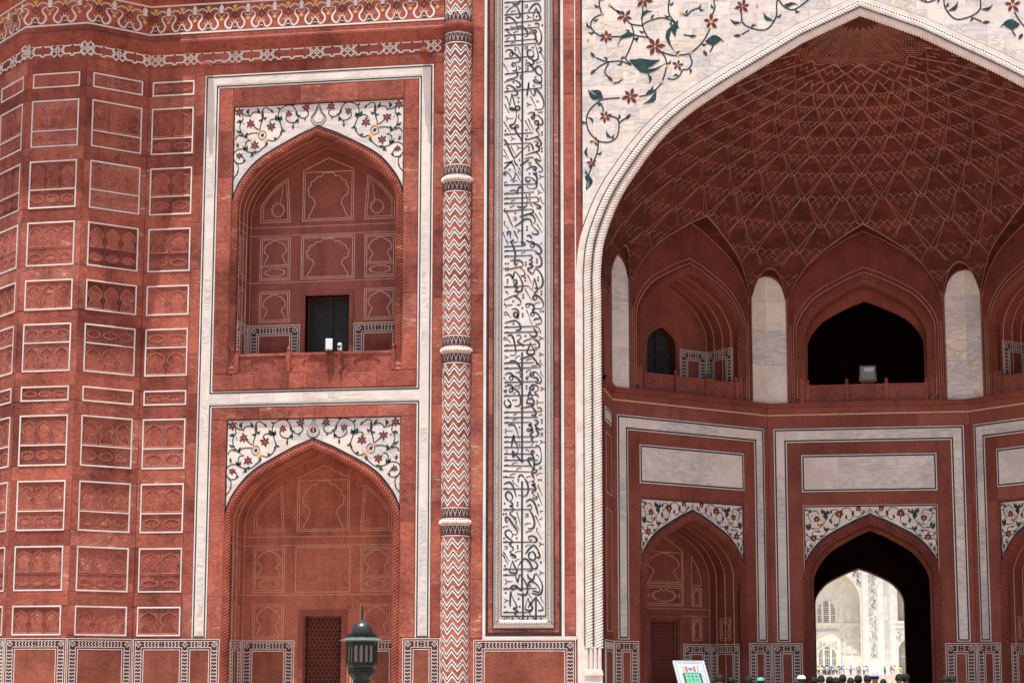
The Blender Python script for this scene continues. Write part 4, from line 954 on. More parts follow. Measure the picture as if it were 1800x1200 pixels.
CALL = [
(0, 30, 533, """55 22 480 20|55 162 430 148|55 260 470 240|55 328 440 318|55 395 395 382|55 462 420 450|55 510 440 495|55 655 410 640|60 828 370 808""",
"""150 40 180 50 215 45 235 20 240 0|75 140 110 100 160 70 195 70 220 110 238 160 238 190 215 198 185 190|335 140 380 80 420 55 455 60 478 100 482 140 465 155 430 148|425 95 450 150 475 200 480 225 455 240 420 235 395 210 400 170 425 110|100 215 80 225 70 205 85 190 120 190 160 215 195 255 200 285 180 302 150 305 120 295|80 310 90 345 130 380 170 405 185 425 170 442|235 325 215 330 205 315 220 300 260 300 300 330 325 365 332 395 315 415 290 412|410 280 440 275 462 290 460 315 440 320|440 320 470 350 488 400 490 460 475 500 440 512|395 382 390 362 410 350 430 365 415 385 395 382|400 390 425 420 420 448 400 450|420 450 440 475 435 495|410 500 435 560 450 620 450 670 425 690 385 690|375 570 400 600 395 640 365 665 335 640 325 590 345 570 375 572|365 665 395 690 400 720 370 740 330 745 305 730 320 712 350 720 380 760 400 785 395 805 370 808|65 575 95 555 130 560 155 590 150 620 125 630 115 610 135 590 175 600 215 635 240 665 235 690 210 700 170 705|175 735 155 740 145 720 160 702 180 715 200 760 190 790 150 795|190 790 210 830 205 860 170 875 80 890|470 860 495 840 495 800 465 760 430 765 420 800 440 840 475 860 500 895|455 555 480 550 490 575 475 600 465 590""",
"""210 525 250 630|45 705 105 805|485 605 525 690|160 370 190 355 220 352|75 435 100 422 120 420|130 490 160 475 190 478|130 135 160 120 190 122|430 725 460 712 500 708|60 80 85 68 110 65|330 285 355 295 360 275|375 545 400 540 395 565""",
"320 180|218 745", "435 197|500 298|183 535|183 562|315 685|245 853|245 880|420 878", "318 785|310 540|310 75|365 350"),
(140, 25, 537, """50 130 500 105|50 612 395 605|50 722 340 718""",
"""50 20 100 5 160 0 210 20 240 50 238 78 215 85 190 75|105 95 85 98 75 78 90 58 130 65 175 100 205 140 205 165 180 175 150 170|60 185 80 190 115 290|115 290 140 155|140 155 160 220 180 290 195 370 190 440 170 490 135 505 120 512 140 540 170 545 215 535 220 515 200 508 180 530 180 560 215 620 250 665 250 690|105 320 140 315 175 335 150 342 110 325|175 335 210 345 235 325 220 298 190 305 180 335|45 665 70 690 110 770 150 850 170 885|170 885 230 830 290 775 345 738|340 718 370 730 390 765 395 800|345 35 335 100 320 190|335 40 345 90 375 150 400 185 420 165 415 130 440 130 480 170 510 230 520 290 505 335 460 350 410 340|495 0 490 40 460 48 420 40 400 20 430 12 470 40 495 75 490 105|330 390 370 375 405 385 410 410 400 450 375 435 385 415 420 405 470 425 505 470 505 510 480 520 440 510|435 515 415 500 420 475 455 480 450 510 435 515|445 520 460 555 430 570 460 610 465 640 430 655 300 685|430 655 470 690 490 730 480 755 455 760|400 710 430 700 455 725 430 745 460 770 465 805 430 820 360 835 300 855|420 825 460 850 480 895|290 895 350 880 400 885""",
"""55 268 110 370|45 462 125 590|215 415 255 470|365 195 435 325|300 460 365 585|335 445 400 575|130 745 185 840|45 775 110 895|75 405 90 430 165 430|75 455 90 430|215 415 235 385|430 245 455 260 465 250|300 565 325 575 330 560|40 855 60 850 80 895""",
"320 265|130 640|200 745", "160 25|402 78|220 203|220 250|465 382|495 378|65 568|498 602|498 632|322 638|308 668|345 770|345 800|497 785|497 818", ""),
(280, 20, 537, """45 285 430 285|45 382 405 375|45 436 435 432|45 492 405 490|45 580 370 565""",
"""45 100 90 60 150 10|45 35 90 30 130 25|165 0 180 40 210 72|235 72 290 40 345 5|110 20 150 50 172 100 178 160 165 215 125 232|75 160 50 165 45 145 65 135 95 150 120 180 135 205|310 130 350 100 395 90 430 105 420 125 395 120 430 150 435 175 400 165 435 200 440 250 435 300 430 325 390 335 350 325|360 235 340 255 310 245 305 215 330 205 370 215 410 245 435 280|410 0 440 50 490 100 510 130 490 150 455 148|425 0 470 30 490 10|110 355 150 345 190 355 205 385 210 345 225 315 260 320 275 350|305 395 320 440 320 500 300 535 250 540 200 528|435 432 460 455 455 480 420 490 405 500 440 520 480 540 475 560 430 555|370 565 395 585 390 605 340 620 230 645|60 545 45 570 75 590 150 755|170 755 230 720 290 680 340 675 370 700 375 740 420 790 450 820 450 845 415 850 375 835|350 620 390 640 415 680 410 715 385 725|100 845 85 825 100 808 125 820 120 850 130 895|165 800 190 850 215 895|315 865 350 860 380 895""",
"""190 155 250 260|475 280 525 375|415 615 500 750|45 260 70 248 85 248|150 255 170 240 205 238|130 470 160 458 185 460|115 540 150 520 175 518|215 135 240 190|215 95 230 105 255 190|480 430 500 500 525 505|465 605 500 670|440 735 495 830|60 690 45 715 105 780|35 815 65 895|320 305 350 350|350 515 375 515 395 545""",
"465 185|445 360|205 780", "113 112|350 165|350 403|350 460|180 602|320 762|320 795|228 8", "350 55|175 665"),
(420, 12, 533, """40 82 275 78|40 130 370 128|40 190 340 188|40 535 330 528""",
"""275 78 290 65 270 40 235 38|120 30 150 80 172 150 175 200 155 235 110 238|200 265 185 290 165 270 180 245 220 240 260 265 265 300 240 310 160 325 95 335|225 315 270 350 290 390 280 415 240 415|60 0 90 50|110 20 135 30 150 0|305 15 340 35 385 40 400 75 380 102 355 85 370 60 410 60 455 85 485 130 480 165 450 175 410 168|370 128 420 145 465 195 490 250 485 300 455 320 410 318|340 188 370 195 375 225 345 240 375 250 378 270 345 285 380 305 370 325 325 335 345 370 385 395 410 345 450 360 490 420 505 490 490 540 460 560 400 555|50 410 85 395 125 405 145 440 155 400 165 370 190 375 230 430 260 500 258 560 235 590 190 590 160 585|185 490 160 495 150 475 165 458 190 465 190 500 160 530 200 545 180 575 205 600 205 625 140 640 40 680|160 640 210 665 240 700 235 735 190 740|330 528 375 582|375 582 402 445|402 445 425 520 435 590 400 605 430 640 425 680 395 685 385 660 405 640 450 650 490 690 510 740 500 780 470 790 410 785|350 735 330 770 300 760 305 735 340 730 385 745 400 790 380 800 400 840 390 865 360 860 365 835 400 830 440 845 480 895|45 715 60 740 140 735|60 775 65 745|130 790 170 780 205 800 215 840 205 870 215 895|175 810 155 845 185 880 200 850 175 810""",
"""320 405 370 500|290 560 370 695|310 800 350 890|40 820 75 815 75 845 45 845 40 825|80 830 120 880|155 45 180 30 210 28|470 65 500 52|245 165 270 152 300 150|400 740 430 722 475 715|55 580 80 600 75 580 90 612|30 325 70 335 95 350""",
"", "58 270|88 270|432 238|432 268|300 265|300 295|293 438|293 468|82 452|82 482|447 438|447 468|485 598|485 628|268 628|268 658|150 695|258 775|262 843|262 870|475 820|505 820", "75 330"),
(560, 10, 540, """40 92 410 88|40 152 460 150|40 297 430 292|40 353 440 353|40 495 400 495|40 555 460 552|45 712 440 708|40 862 420 860""",
"""45 45 120 25 190 20|190 20 225 55 240 95 230 125 180 128|345 0 380 60|395 20 430 5 480 5 495 40 470 65 420 70|410 88 460 110 485 170|395 105 430 160 435 190 400 205 360 190 345 150|430 195 400 215 330 235 270 258|400 230 450 260 468 300 455 330 405 325|80 190 115 178 145 200 165 260 180 340 185 380 165 405 110 408|190 185 230 185 250 210 220 235 205 255 240 280 275 300 260 308|355 262 375 310 405 355 405 395 370 405 325 395 320 365 355 290 355 262|400 400 340 425 235 452|370 430 410 460 435 500 425 530 370 528|430 500 465 520 480 560|95 495 130 470 180 480 225 530 240 570 225 600 175 602|50 625 90 605 130 615 150 650 140 680 110 680 105 655 135 640 180 650 225 690 240 720 225 748 160 752|400 610 375 605 355 625 370 648 395 630 400 600 435 610 480 660 490 705 470 725 420 722|390 665 430 665 450 690 440 708|45 760 80 745 125 745 148 780 135 815 105 815 105 790 140 775 180 790 220 830 240 895|365 750 400 745 440 760 455 800 410 830 440 860 460 885|330 895 350 820 385 895|385 750 400 790 370 800 350 780 385 750""",
"""35 225 50 200 70 215 55 235 40 222|75 225 105 245 125 278|175 448 200 420 240 415|310 470 340 455 370 452|305 605 330 580 370 578|480 465 475 490 510 530|490 595 480 610 515 660|35 665 50 655 55 675 75 690|210 780 240 770|150 840 185 825|90 470 90 470""",
"465 205|45 405|465 385|480 770", "153 55|298 195|238 620|238 648|308 665|330 652|322 678|312 755|312 785|45 805|68 798|60 820", ""),
(700, 8, 542, """40 152 480 150|40 212 450 214|40 268 330 268|40 430 420 430|40 485 450 487|40 547 440 550|40 618 370 625|40 690 450 695|40 750 360 760|30 812 360 825|30 880 170 885""",
"""165 80 220 80 240 45 235 0|95 100 115 90 110 75 75 95 40 40 60 10|80 5 110 30 130 75|330 0 315 50 360 60 395 70 380 85 300 100 235 110|320 10 380 5 405 45 395 60|370 90 410 130 425 170 410 195 370 180|440 105 480 110 500 135 480 150|90 300 130 290 170 305 200 370 225 460|330 268 365 275 370 295 345 300 375 325 380 350 345 370 315 358 325 340 365 355 390 375 360 405 390 440 370 455 390 490 385 520 360 530|400 245 440 250 450 280 420 300 440 335 480 350 515 335|420 340 450 380 450 415 420 430|160 405 140 480 130 555|160 410 165 460 200 530 210 590 180 625|180 625 145 590 150 650 180 625|180 625 220 670 260 710 275 690|420 530 460 540 485 590 492 660 480 715 440 740 400 735|410 600 390 590 370 600 380 625 410 610|370 625 400 670 405 740 400 790 370 830|400 680 350 670 330 690 350 730 390 790|370 820 400 800 440 810 420 835 380 835|370 835 390 870 400 895|215 890 235 860 265 865 285 895""",
"""445 15 440 45 520 45|430 75 450 45|155 185 185 170 200 168|145 245 170 232 200 232|460 190 490 182 505 182|60 330 60 395 60 360 145 362|60 585 85 572|45 660 80 648|140 735 170 718 205 720|190 800 220 780 255 780|110 860 150 845 185 845|300 580 330 575 345 605|425 640 445 635 460 665|430 870 460 845 505 838|460 790 490 790 490 770 465 770|310 885 340 875 370 875""",
"475 470", "150 15|182 15|497 245|497 275|228 320|228 518", "490 408"),
(840, 6, 545, """30 115 430 122|30 350 340 350|30 715 400 718""",
"""40 65 80 45 120 50 155 100 190 210|290 0 325 60 335 130 320 180 280 200 210 182|410 0 405 30 380 30 415 65 410 80 385 75 425 110 415 140 380 155 410 195 440 210 430 235 385 215|110 255 140 230 140 190 100 150 65 165 60 200 80 235 110 255|110 255 140 280 140 305 115 310 150 330 155 360 110 390 150 430 180 450 160 465|305 265 350 240 385 250 420 300 455 410|320 315 360 300 378 325 370 348 340 350|350 360 390 420 410 500 400 550 370 570 330 560|90 465 75 490 58 470 65 435 100 450 150 520 195 580 205 610 190 630 150 630|130 665 145 630 110 580 65 590 55 620 80 660 130 690|130 690 140 715 110 740 150 780 150 805 110 825 160 860 185 885|380 685 360 700 340 680 345 655 390 650 430 675 440 700 420 718 400 718|300 850 350 790 400 755 440 790 470 850 475 895|340 895 350 850|390 815 430 895""",
"""195 375 240 515|180 480 195 490 180 515 225 575|450 75 505 200|445 165 503 303|420 418 490 555|445 560 435 590 500 685|150 15 150 45 215 90|20 850 60 895|30 820 80 895|25 550 60 535 95 535|175 835 205 820 245 818|295 520 330 505 370 505|305 610 340 595 380 592|300 770 330 750 365 748|475 380 500 368 515 368|470 465 490 455 510 455|340 45 350 40 365 35|205 0 215 45 225 0""",
"465 720", "203 272|203 303|47 280|460 303|35 398|65 396|195 672|42 672|207 758|207 785|460 20|490 20", "315 415|62 775"),
(970, 2, 552, """30 190 400 185|30 255 180 255|30 410 440 405|30 675 350 675""",
"""145 90 165 150 195 200 190 235 150 230 115 225 108 195 145 90|205 165 240 115 285 75 320 80 365 130 385 190 365 210 320 205|110 30 160 35 185 50 170 60 130 55|345 60 340 20 370 0 410 0 430 50 400 90 360 75 345 60|430 70 415 95 445 130 450 160 430 185 400 185|455 0 480 30 470 60 440 60|180 255 205 330 225 265 240 250 280 300 320 370 330 430 310 475 260 480 200 462|135 415 120 400 150 375 190 378 150 425 135 415|190 378 210 395 250 430 275 425|340 240 330 260 350 290 380 310 405 300 410 260 440 245 480 300 510 370 505 440 480 475 430 475 380 458|375 375 350 375 340 345 370 330 420 345 465 390 480 430 465 450 420 440 390 435|125 435 115 520 115 610|125 440 140 500 190 590 195 620 160 630 205 665 200 680 170 690 210 730 250 765 275 768|335 510 350 560 385 610 385 640 350 655 310 645 300 620 335 510|335 620 375 570 420 520 455 540 500 600 520 635 500 655 455 655|385 660 350 675 390 730 430 768|210 610 210 610""",
"""20 20 90 138|40 0 100 98|175 100 200 80 235 72|345 460 350 480 385 520|500 500 490 520 530 568|55 295 75 325 145 322|55 360 75 325|35 750 70 735 115 735""",
"475 210|45 520", "493 115|50 150|60 455|50 612|218 522|232 610|142 718|142 748|328 718|328 748|491 718|491 748", "")]
for off, L, R_, al, st, ln, ve, do, sq in CALL:
    zz_ = lambda Y: 18.7942-.01507843*(off+Y/6.4)+6.3724e-7*(off+Y/6.4)**2
    uu = lambda X: -8.755+(X-L)/(R_-L)*1.10
    def pl(s_):
        a = [float(q) for q in s_.split()]; return [(uu(x), zz_(y)) for x, y in zip(a[::2], a[1::2])]
    for s_ in al.split('|'):
        p = pl(s_); mb = MB(); c = ((p[0][0]+p[-1][0])/2, (p[0][1]+p[-1][1])/2); q = [(x-c[0], z-c[1]) for x, z in p]
        mb.ribbon([q[0], ((q[0][0]*.85+q[1][0]*.15), q[0][1]*.85+q[1][1]*.15), q[1]], .030, 0, .006, taper=lambda t: 1.35-.6*t)
        mb.ribbon([q[0], (q[0][0]+.10, q[0][1]+.028)], .016, 0, .0065); mk('letter_upright', mb, SLATE, cal, FAC @ T(c[0], -.0125, c[1]))
    for s_ in st.split('|'):
        p = spline(pl(s_), 4); mb = MB(); c = p[len(p)//2]; q = [(x-c[0], z-c[1]) for x, z in p]
        n_ = len(q); ph = random.uniform(0, 3); mb.ribbon(q, .042, 0, .0062, taper=lambda t, ph=ph, n_=n_: (.42+.75*abs(math.sin(ph+t*n_*.10)))*min(1, .45+3*min(t, 1-t)+.1))
        mk('letter_stroke', mb, SLATE, cal, FAC @ T(c[0], -.0127, c[1]))
    mb = MB()
    for s_ in ln.split('|'): mb.ribbon(spline(pl(s_), 2), .022, .012, .0185, taper=lambda t: 1.2-.8*t)
    for s_ in filter(None, ve.split('|')):
        x, y = map(float, s_.split()); p = lambda a, b: (uu(x+a), zz_(y+b)); mb.ribbon([p(0, 0), p(28, 20), p(0, 42)], .020, .012, .0185); mb.ribbon([p(28, 20), p(58, 24)], .016, .012, .018)
    for s_ in filter(None, do.split('|')):
        x, y = map(float, s_.split()); c = (uu(x), zz_(y)); mb.poly([[(c[0], c[1]+.029), (c[0]+.029, c[1]), (c[0], c[1]-.029), (c[0]-.029, c[1])]], .012, .0185)
    for s_ in filter(None, sq.split('|')):
        x, y = map(float, s_.split()); p = lambda a, b: (uu(x+a), zz_(y+b)); mb.ribbon([p(-22, -14), p(18, -18), p(20, -2), p(-8, 0), p(20, 3), p(18, 18), p(-22, 16)], .012, .012, .018)
    mk('vowel_marks', mb, SLATE, cal, FAC, kind='stuff')
ZY = lambda y: 18.7942-.01507843*y+6.3724e-7*y*y
for u, y0, y1 in ((-8.236, -80, 432), (-8.238, 619, 812), (-8.238, 845, 1036), (-8.215, 1041, 1090), (-7.896, 1048, 1090)):
    mb = MB(); a, b = ZY(y1), ZY(y0); mb.ribbon([(0, a-(a+b)/2), (.0, b-(a+b)/2)], .048, 0, .0068); mk('long_stroke', mb, SLATE, cal, FAC @ T(u, -.0122, (a+b)/2))

# ---- the great arch: white moulding
ga = mk('great_arch', (lambda m: (m.ribbon(arch_path(6.99, ZS, ZA+.42, .12, CX), .18, -.3, .02), m)[1])(MB()), ROPEM, gate, FAC)
mb = MB(); pth = lambda h, a, b=2.45: arch_path(h, ZS, a, b, CX)
mb.rope(pth(6.80, ZA+.28), .112, .074, .0, 6, 0, .26, 1.2, 8, flat=.5); mb.rope(pth(6.585, ZA+.115), .112, .074, -.01, 6, 0, .26, 1.2, 8, flat=.5)
mk('twisted_moulding', mb, ROPEM, ga, FAC)
for s in (-1, 1):
    mb = MB()
    for k in range(4):
        u = CX+s*(6.86-k*.105); mb.lathe([(.045, 2.46), (.05, 2.36), (.05, 1.95), (.055, 1.92)], 8, (u, .0))
    mb.box(CX+min(s*6.90, s*6.47), CX+max(s*6.90, s*6.47), .12, 1.92, -.3, .06); mb.box(CX+min(s*6.92, s*6.45), CX+max(s*6.92, s*6.45), 1.80, 1.86, .06, .09)
    mk('marble_base', mb, ROPEM, ga, FAC)
mb = MB(); mb.ribbon(arch_path(6.692, ZS, ZA+.20, 2.5, CX), .018, .03, .078); mb.ribbon(arch_path(6.905, ZS, ZA+.36, 2.5, CX), .020, .02, .05); mk('groove_line', mb, worn('grime_line', (.035, .04, .045), (.22, .19, .17), .8, 9, .6, .58), ga, FAC)
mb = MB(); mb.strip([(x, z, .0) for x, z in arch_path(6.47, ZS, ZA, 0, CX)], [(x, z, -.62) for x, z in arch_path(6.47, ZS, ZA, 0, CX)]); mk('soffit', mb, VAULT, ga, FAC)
# big spandrels
bs = mk('great_spandrel', (lambda m: (m.box(CX-.02, CX+.02, 19, 19.1, -.05, -.03), m)[1])(MB()), MTRIM, gate, FAC)
cvL = [p for p in arch_curve(7.08, ZS, ZA+.50, CX) if p[0] <= CX+1e-6]
zc = ZS+(ZA+.5-ZS)*next(v for u, v in NTS[::-1] if u*7.08 < 6.90)
left = [(-6.71, 21.5), (-6.71, zc+.02)]+[p for p in cvL if p[0] > -6.71]+[(CX, 21.5)]
tiles(bs, FAC, left, .34, .52, -.03, .006, 'spandrel_tile', MARB, .003); tiles(bs, FAC, [(2*CX-x, z) for x, z in left][::-1], .36, .55, -.03, .006, 'spandrel_tile', MARB, .003)
mb = MB(); mb.ribbon([p for p in arch_curve(7.09, ZS, ZA+.51, CX) if abs(p[0]-CX) < 6.93], .035, -.01, .012); mk('border_line', mb, DARK, bs, FAC)
BG = dict(stems=[[(-6.62,13.77),(-6.57,14.11),(-6.48,14.35),(-6.34,14.73),(-6.31,15.03)],[(-6.34,15.0),(-6.05,14.96),(-5.84,15.1),(-5.79,15.44),(-5.88,15.59),(-6.02,15.62)],[(-6.31,15.0),(-6.53,15.23),(-6.61,15.53),(-6.55,15.77),(-6.38,15.96),(-6.19,16.07),(-5.76,16.09)],[(-5.28,16.1),(-5.04,16.14),(-4.9,16.23),(-4.71,16.44),(-4.59,16.85),(-4.63,17.1),(-4.77,17.28)],[(-4.7,17.23),(-4.51,17.14),(-4.3,17.11),(-3.99,17.16),(-3.75,17.35),(-3.61,17.53),(-3.49,17.77)],[(-5.05,17.62),(-5.32,17.68),(-5.51,17.74),(-5.75,17.68)],[(-5.46,17.99),(-5.4,17.68),(-5.51,17.34),(-5.61,17.1),(-5.47,16.95)],[(-5.47,16.92),(-5.75,17.04),(-6.09,17.05),(-6.37,17.17)],[(-6.04,17.03),(-6.23,16.96),(-6.4,16.82)],[(-6.04,17.0),(-6.14,16.79),(-6.04,16.63)],[(-5.92,16.48),(-5.78,16.5),(-5.71,16.59)],[(-4.89,17.41),(-5.1,17.72),(-5.19,18.02),(-5.17,18.32),(-5.17,18.47)],[(-5.15,17.93),(-5.46,17.99),(-5.6,18.14)],[(-5.7,18.3),(-5.86,18.38),(-6.01,18.52)],[(-5.17,17.97),(-4.98,18.06),(-4.69,18.11),(-4.41,18.0),(-4.27,17.82)],[(-5.75,17.68),(-5.99,17.69)],[(-6.18,17.7),(-6.37,17.81),(-6.49,18.0),(-6.42,18.19),(-6.2,18.3)],[(-6.2,18.3),(-6.27,18.53),(-6.25,18.68),(-6.17,18.97)],[(-4.36,17.97),(-4.5,18.18),(-4.52,18.43),(-4.45,18.77)],[(-4.01,17.11),(-3.95,16.91),(-4.04,16.75),(-4.18,16.73),(-4.26,16.59),(-4.4,16.5),(-4.57,16.53)],[(-3.56,17.38),(-3.42,17.33),(-3.5,17.16)],[(-4.15,17.64),(-3.99,17.6)],[(-2.7,18.12),(-2.68,17.88),(-2.48,17.72),(-2.15,17.65),(-1.96,17.78),(-1.84,18.02),(-1.83,18.32),(-1.76,18.56)],[(-2.71,17.56),(-2.52,17.67)],[(-3.43,18.12),(-3.36,18.31),(-3.38,18.51),(-3.26,18.9)],[(-4.19,18.21),(-4.07,18.13),(-3.95,18.25),(-3.74,18.33),(-3.71,18.43)],[(-6.28,16.0),(-6.19,15.85),(-6.19,15.75)],[(-5.79,15.44),(-5.67,15.53),(-5.55,15.6)],[(-1.78,18.41),(-1.63,18.21),(-1.39,18.14),(-1.0,18.4)]],
 flowers=[(-6.48,14.45,.15,5),(-6.13,15.62,.17,6),(-5.5,16.11,.23,6),(-4.87,17.38,.26,6),(-3.46,17.94,.22,5),(-5.14,18.61,.24,6),(-5.62,18.2,.21,5),(-6.1,17.69,.18,6),(-4.3,16.86,.16,5),(-2.68,18.29,.20,6),(-6.41,15.0,.14,3),(-1.78,18.66,.2,6),(-3.2,19.0,.2,6)],
 leaves=[(-5.51,17.05,-4.61,16.93),(-4.29,18.02,-4.37,17.21),(-6.19,16.1,-6.57,16.37),(-4.85,16.23,-5.19,15.91),(-5.96,15.06,-6.1,15.28),(-3.61,17.44,-3.14,17.4),(-5.36,17.71,-5.81,17.44),(-5.22,18.12,-4.92,18.3),(-6.47,17.94,-6.59,18.13),(-6.57,15.63,-6.45,15.45),(-6.57,14.6,-6.58,14.87),(-6.58,14.16,-6.61,13.77),(-2.71,17.88,-2.99,17.99),(-1.91,17.88,-2.16,18.12),(-5.06,16.68,-5.04,16.41),(-1.63,18.16,-1.3,18.26)],
 buds=[(-3.91,17.59,0),(-3.61,17.12,-1),(-6.45,16.79,-2.4),(-6.45,17.25,2.2),(-5.99,16.58,-.9),(-5.55,15.6,.8),(-2.83,17.54,3.1),(-5.79,18.33,2.4)], yellow=[(-4.7,16.45),(-4.58,16.85),(-4.3,17.11),(-3.98,17.17),(-6.18,18.3),(-6.56,17.63),(-6.01,18.53),(-5.71,16.59),(-4.2,18.2),(-3.72,18.4),(-2.31,18.29)])
for sg in (0, 1):
    mx = (lambda x: x) if not sg else (lambda x: 2*CX-x); s1 = -1 if sg else 1
    mb = MB()
    for st in BG['stems']: mb.ribbon(spline([(mx(x), z) for x, z in st], 6), .034, .004, .012)
    mk('vine_inlay', mb, DARK, bs, FAC)
    for st in BG['stems']:
        P = spline([(mx(x), z) for x, z in st], 6)
        for f, sd2 in ((.3, 1), (.68, -1)):
            i = int(len(P)*f)
            if i < 1 or i >= len(P)-1 or len(P) < 14: continue
            a = P[i]; d = (P[i+1][0]-P[i-1][0], P[i+1][1]-P[i-1][1]); L = math.hypot(*d) or 1; d = (d[0]/L, d[1]/L); t = (a[0]+d[0]*.11-sd2*d[1]*.11, a[1]+d[1]*.11+sd2*d[0]*.11)
            mb = MB(); leaf(mb, (0, 0), (t[0]-a[0], t[1]-a[1]), .42, .25*sd2, 0, 0, .007); mk('leaf_inlay', mb, GREEN, bs, FAC @ T(a[0], -.006, a[1]))
    for x0, z0, x1, z1 in BG['leaves']:
        mb = MB(); L = math.dist((x0, z0), (x1, z1)); a, b = (mx(x0), z0), (mx(x1), z1); c = ((a[0]+b[0])/2, (a[1]+b[1])/2)
        leaf(mb, (a[0]-c[0], a[1]-c[1]), (b[0]-c[0], b[1]-c[1]), .30 if L < .5 else .15, s1*(.22 if L < .5 else -.28), 0, 0, .008)
        if L > .35: leaf(mb, (a[0]-c[0], a[1]-c[1]), ((b[0]-a[0])*.35, (b[1]-a[1])*.1+.05), .4, -s1*.15, 0, 0, .0085)
        mk('leaf_inlay', mb, GREEN, bs, FAC @ T(c[0], -.006, c[1]))
    for i, (x, z, r, n) in enumerate(BG['flowers']):
        mb = MB(); petal_flower(mb, 0, 0, r, n, .4+i*.9, 0, 1 if i % 3 == 1 else None, 0, .008, .44); mk('flower_inlay', mb, [CRIM, YEL], bs, FAC @ T(mx(x), -.006, z))
    for x, z, a in BG['buds']:
        mb = MB(); bud(mb, 0, 0, .085, a if not sg else PI-a, 0, 1); mk('bud_inlay', mb, [CRIM, GREEN], bs, FAC @ T(mx(x), -.006, z))
    mb = MB()
    for x, z in BG['yellow']: mb.poly([[(mx(x)+.038*math.cos(i*.785), z+.038*math.sin(i*.785)) for i in range(8)]], 0, .014)
    mk('knot_inlay', mb, YEL, bs, FAC)
# mirror strips right of the portal (outside the frame, plain)
mb = MB(); mb.box(2*CX+6.72, 2*CX+7.45, .12, 24, -.02, .0); mk('stone_strip', mb, RED, gate, FAC)
mb = MB(); mb.box(2*CX+7.46, 2*CX+8.96, 2.7, 24, -.02, .01); mk('marble_strip', mb, MARB, gate, FAC)

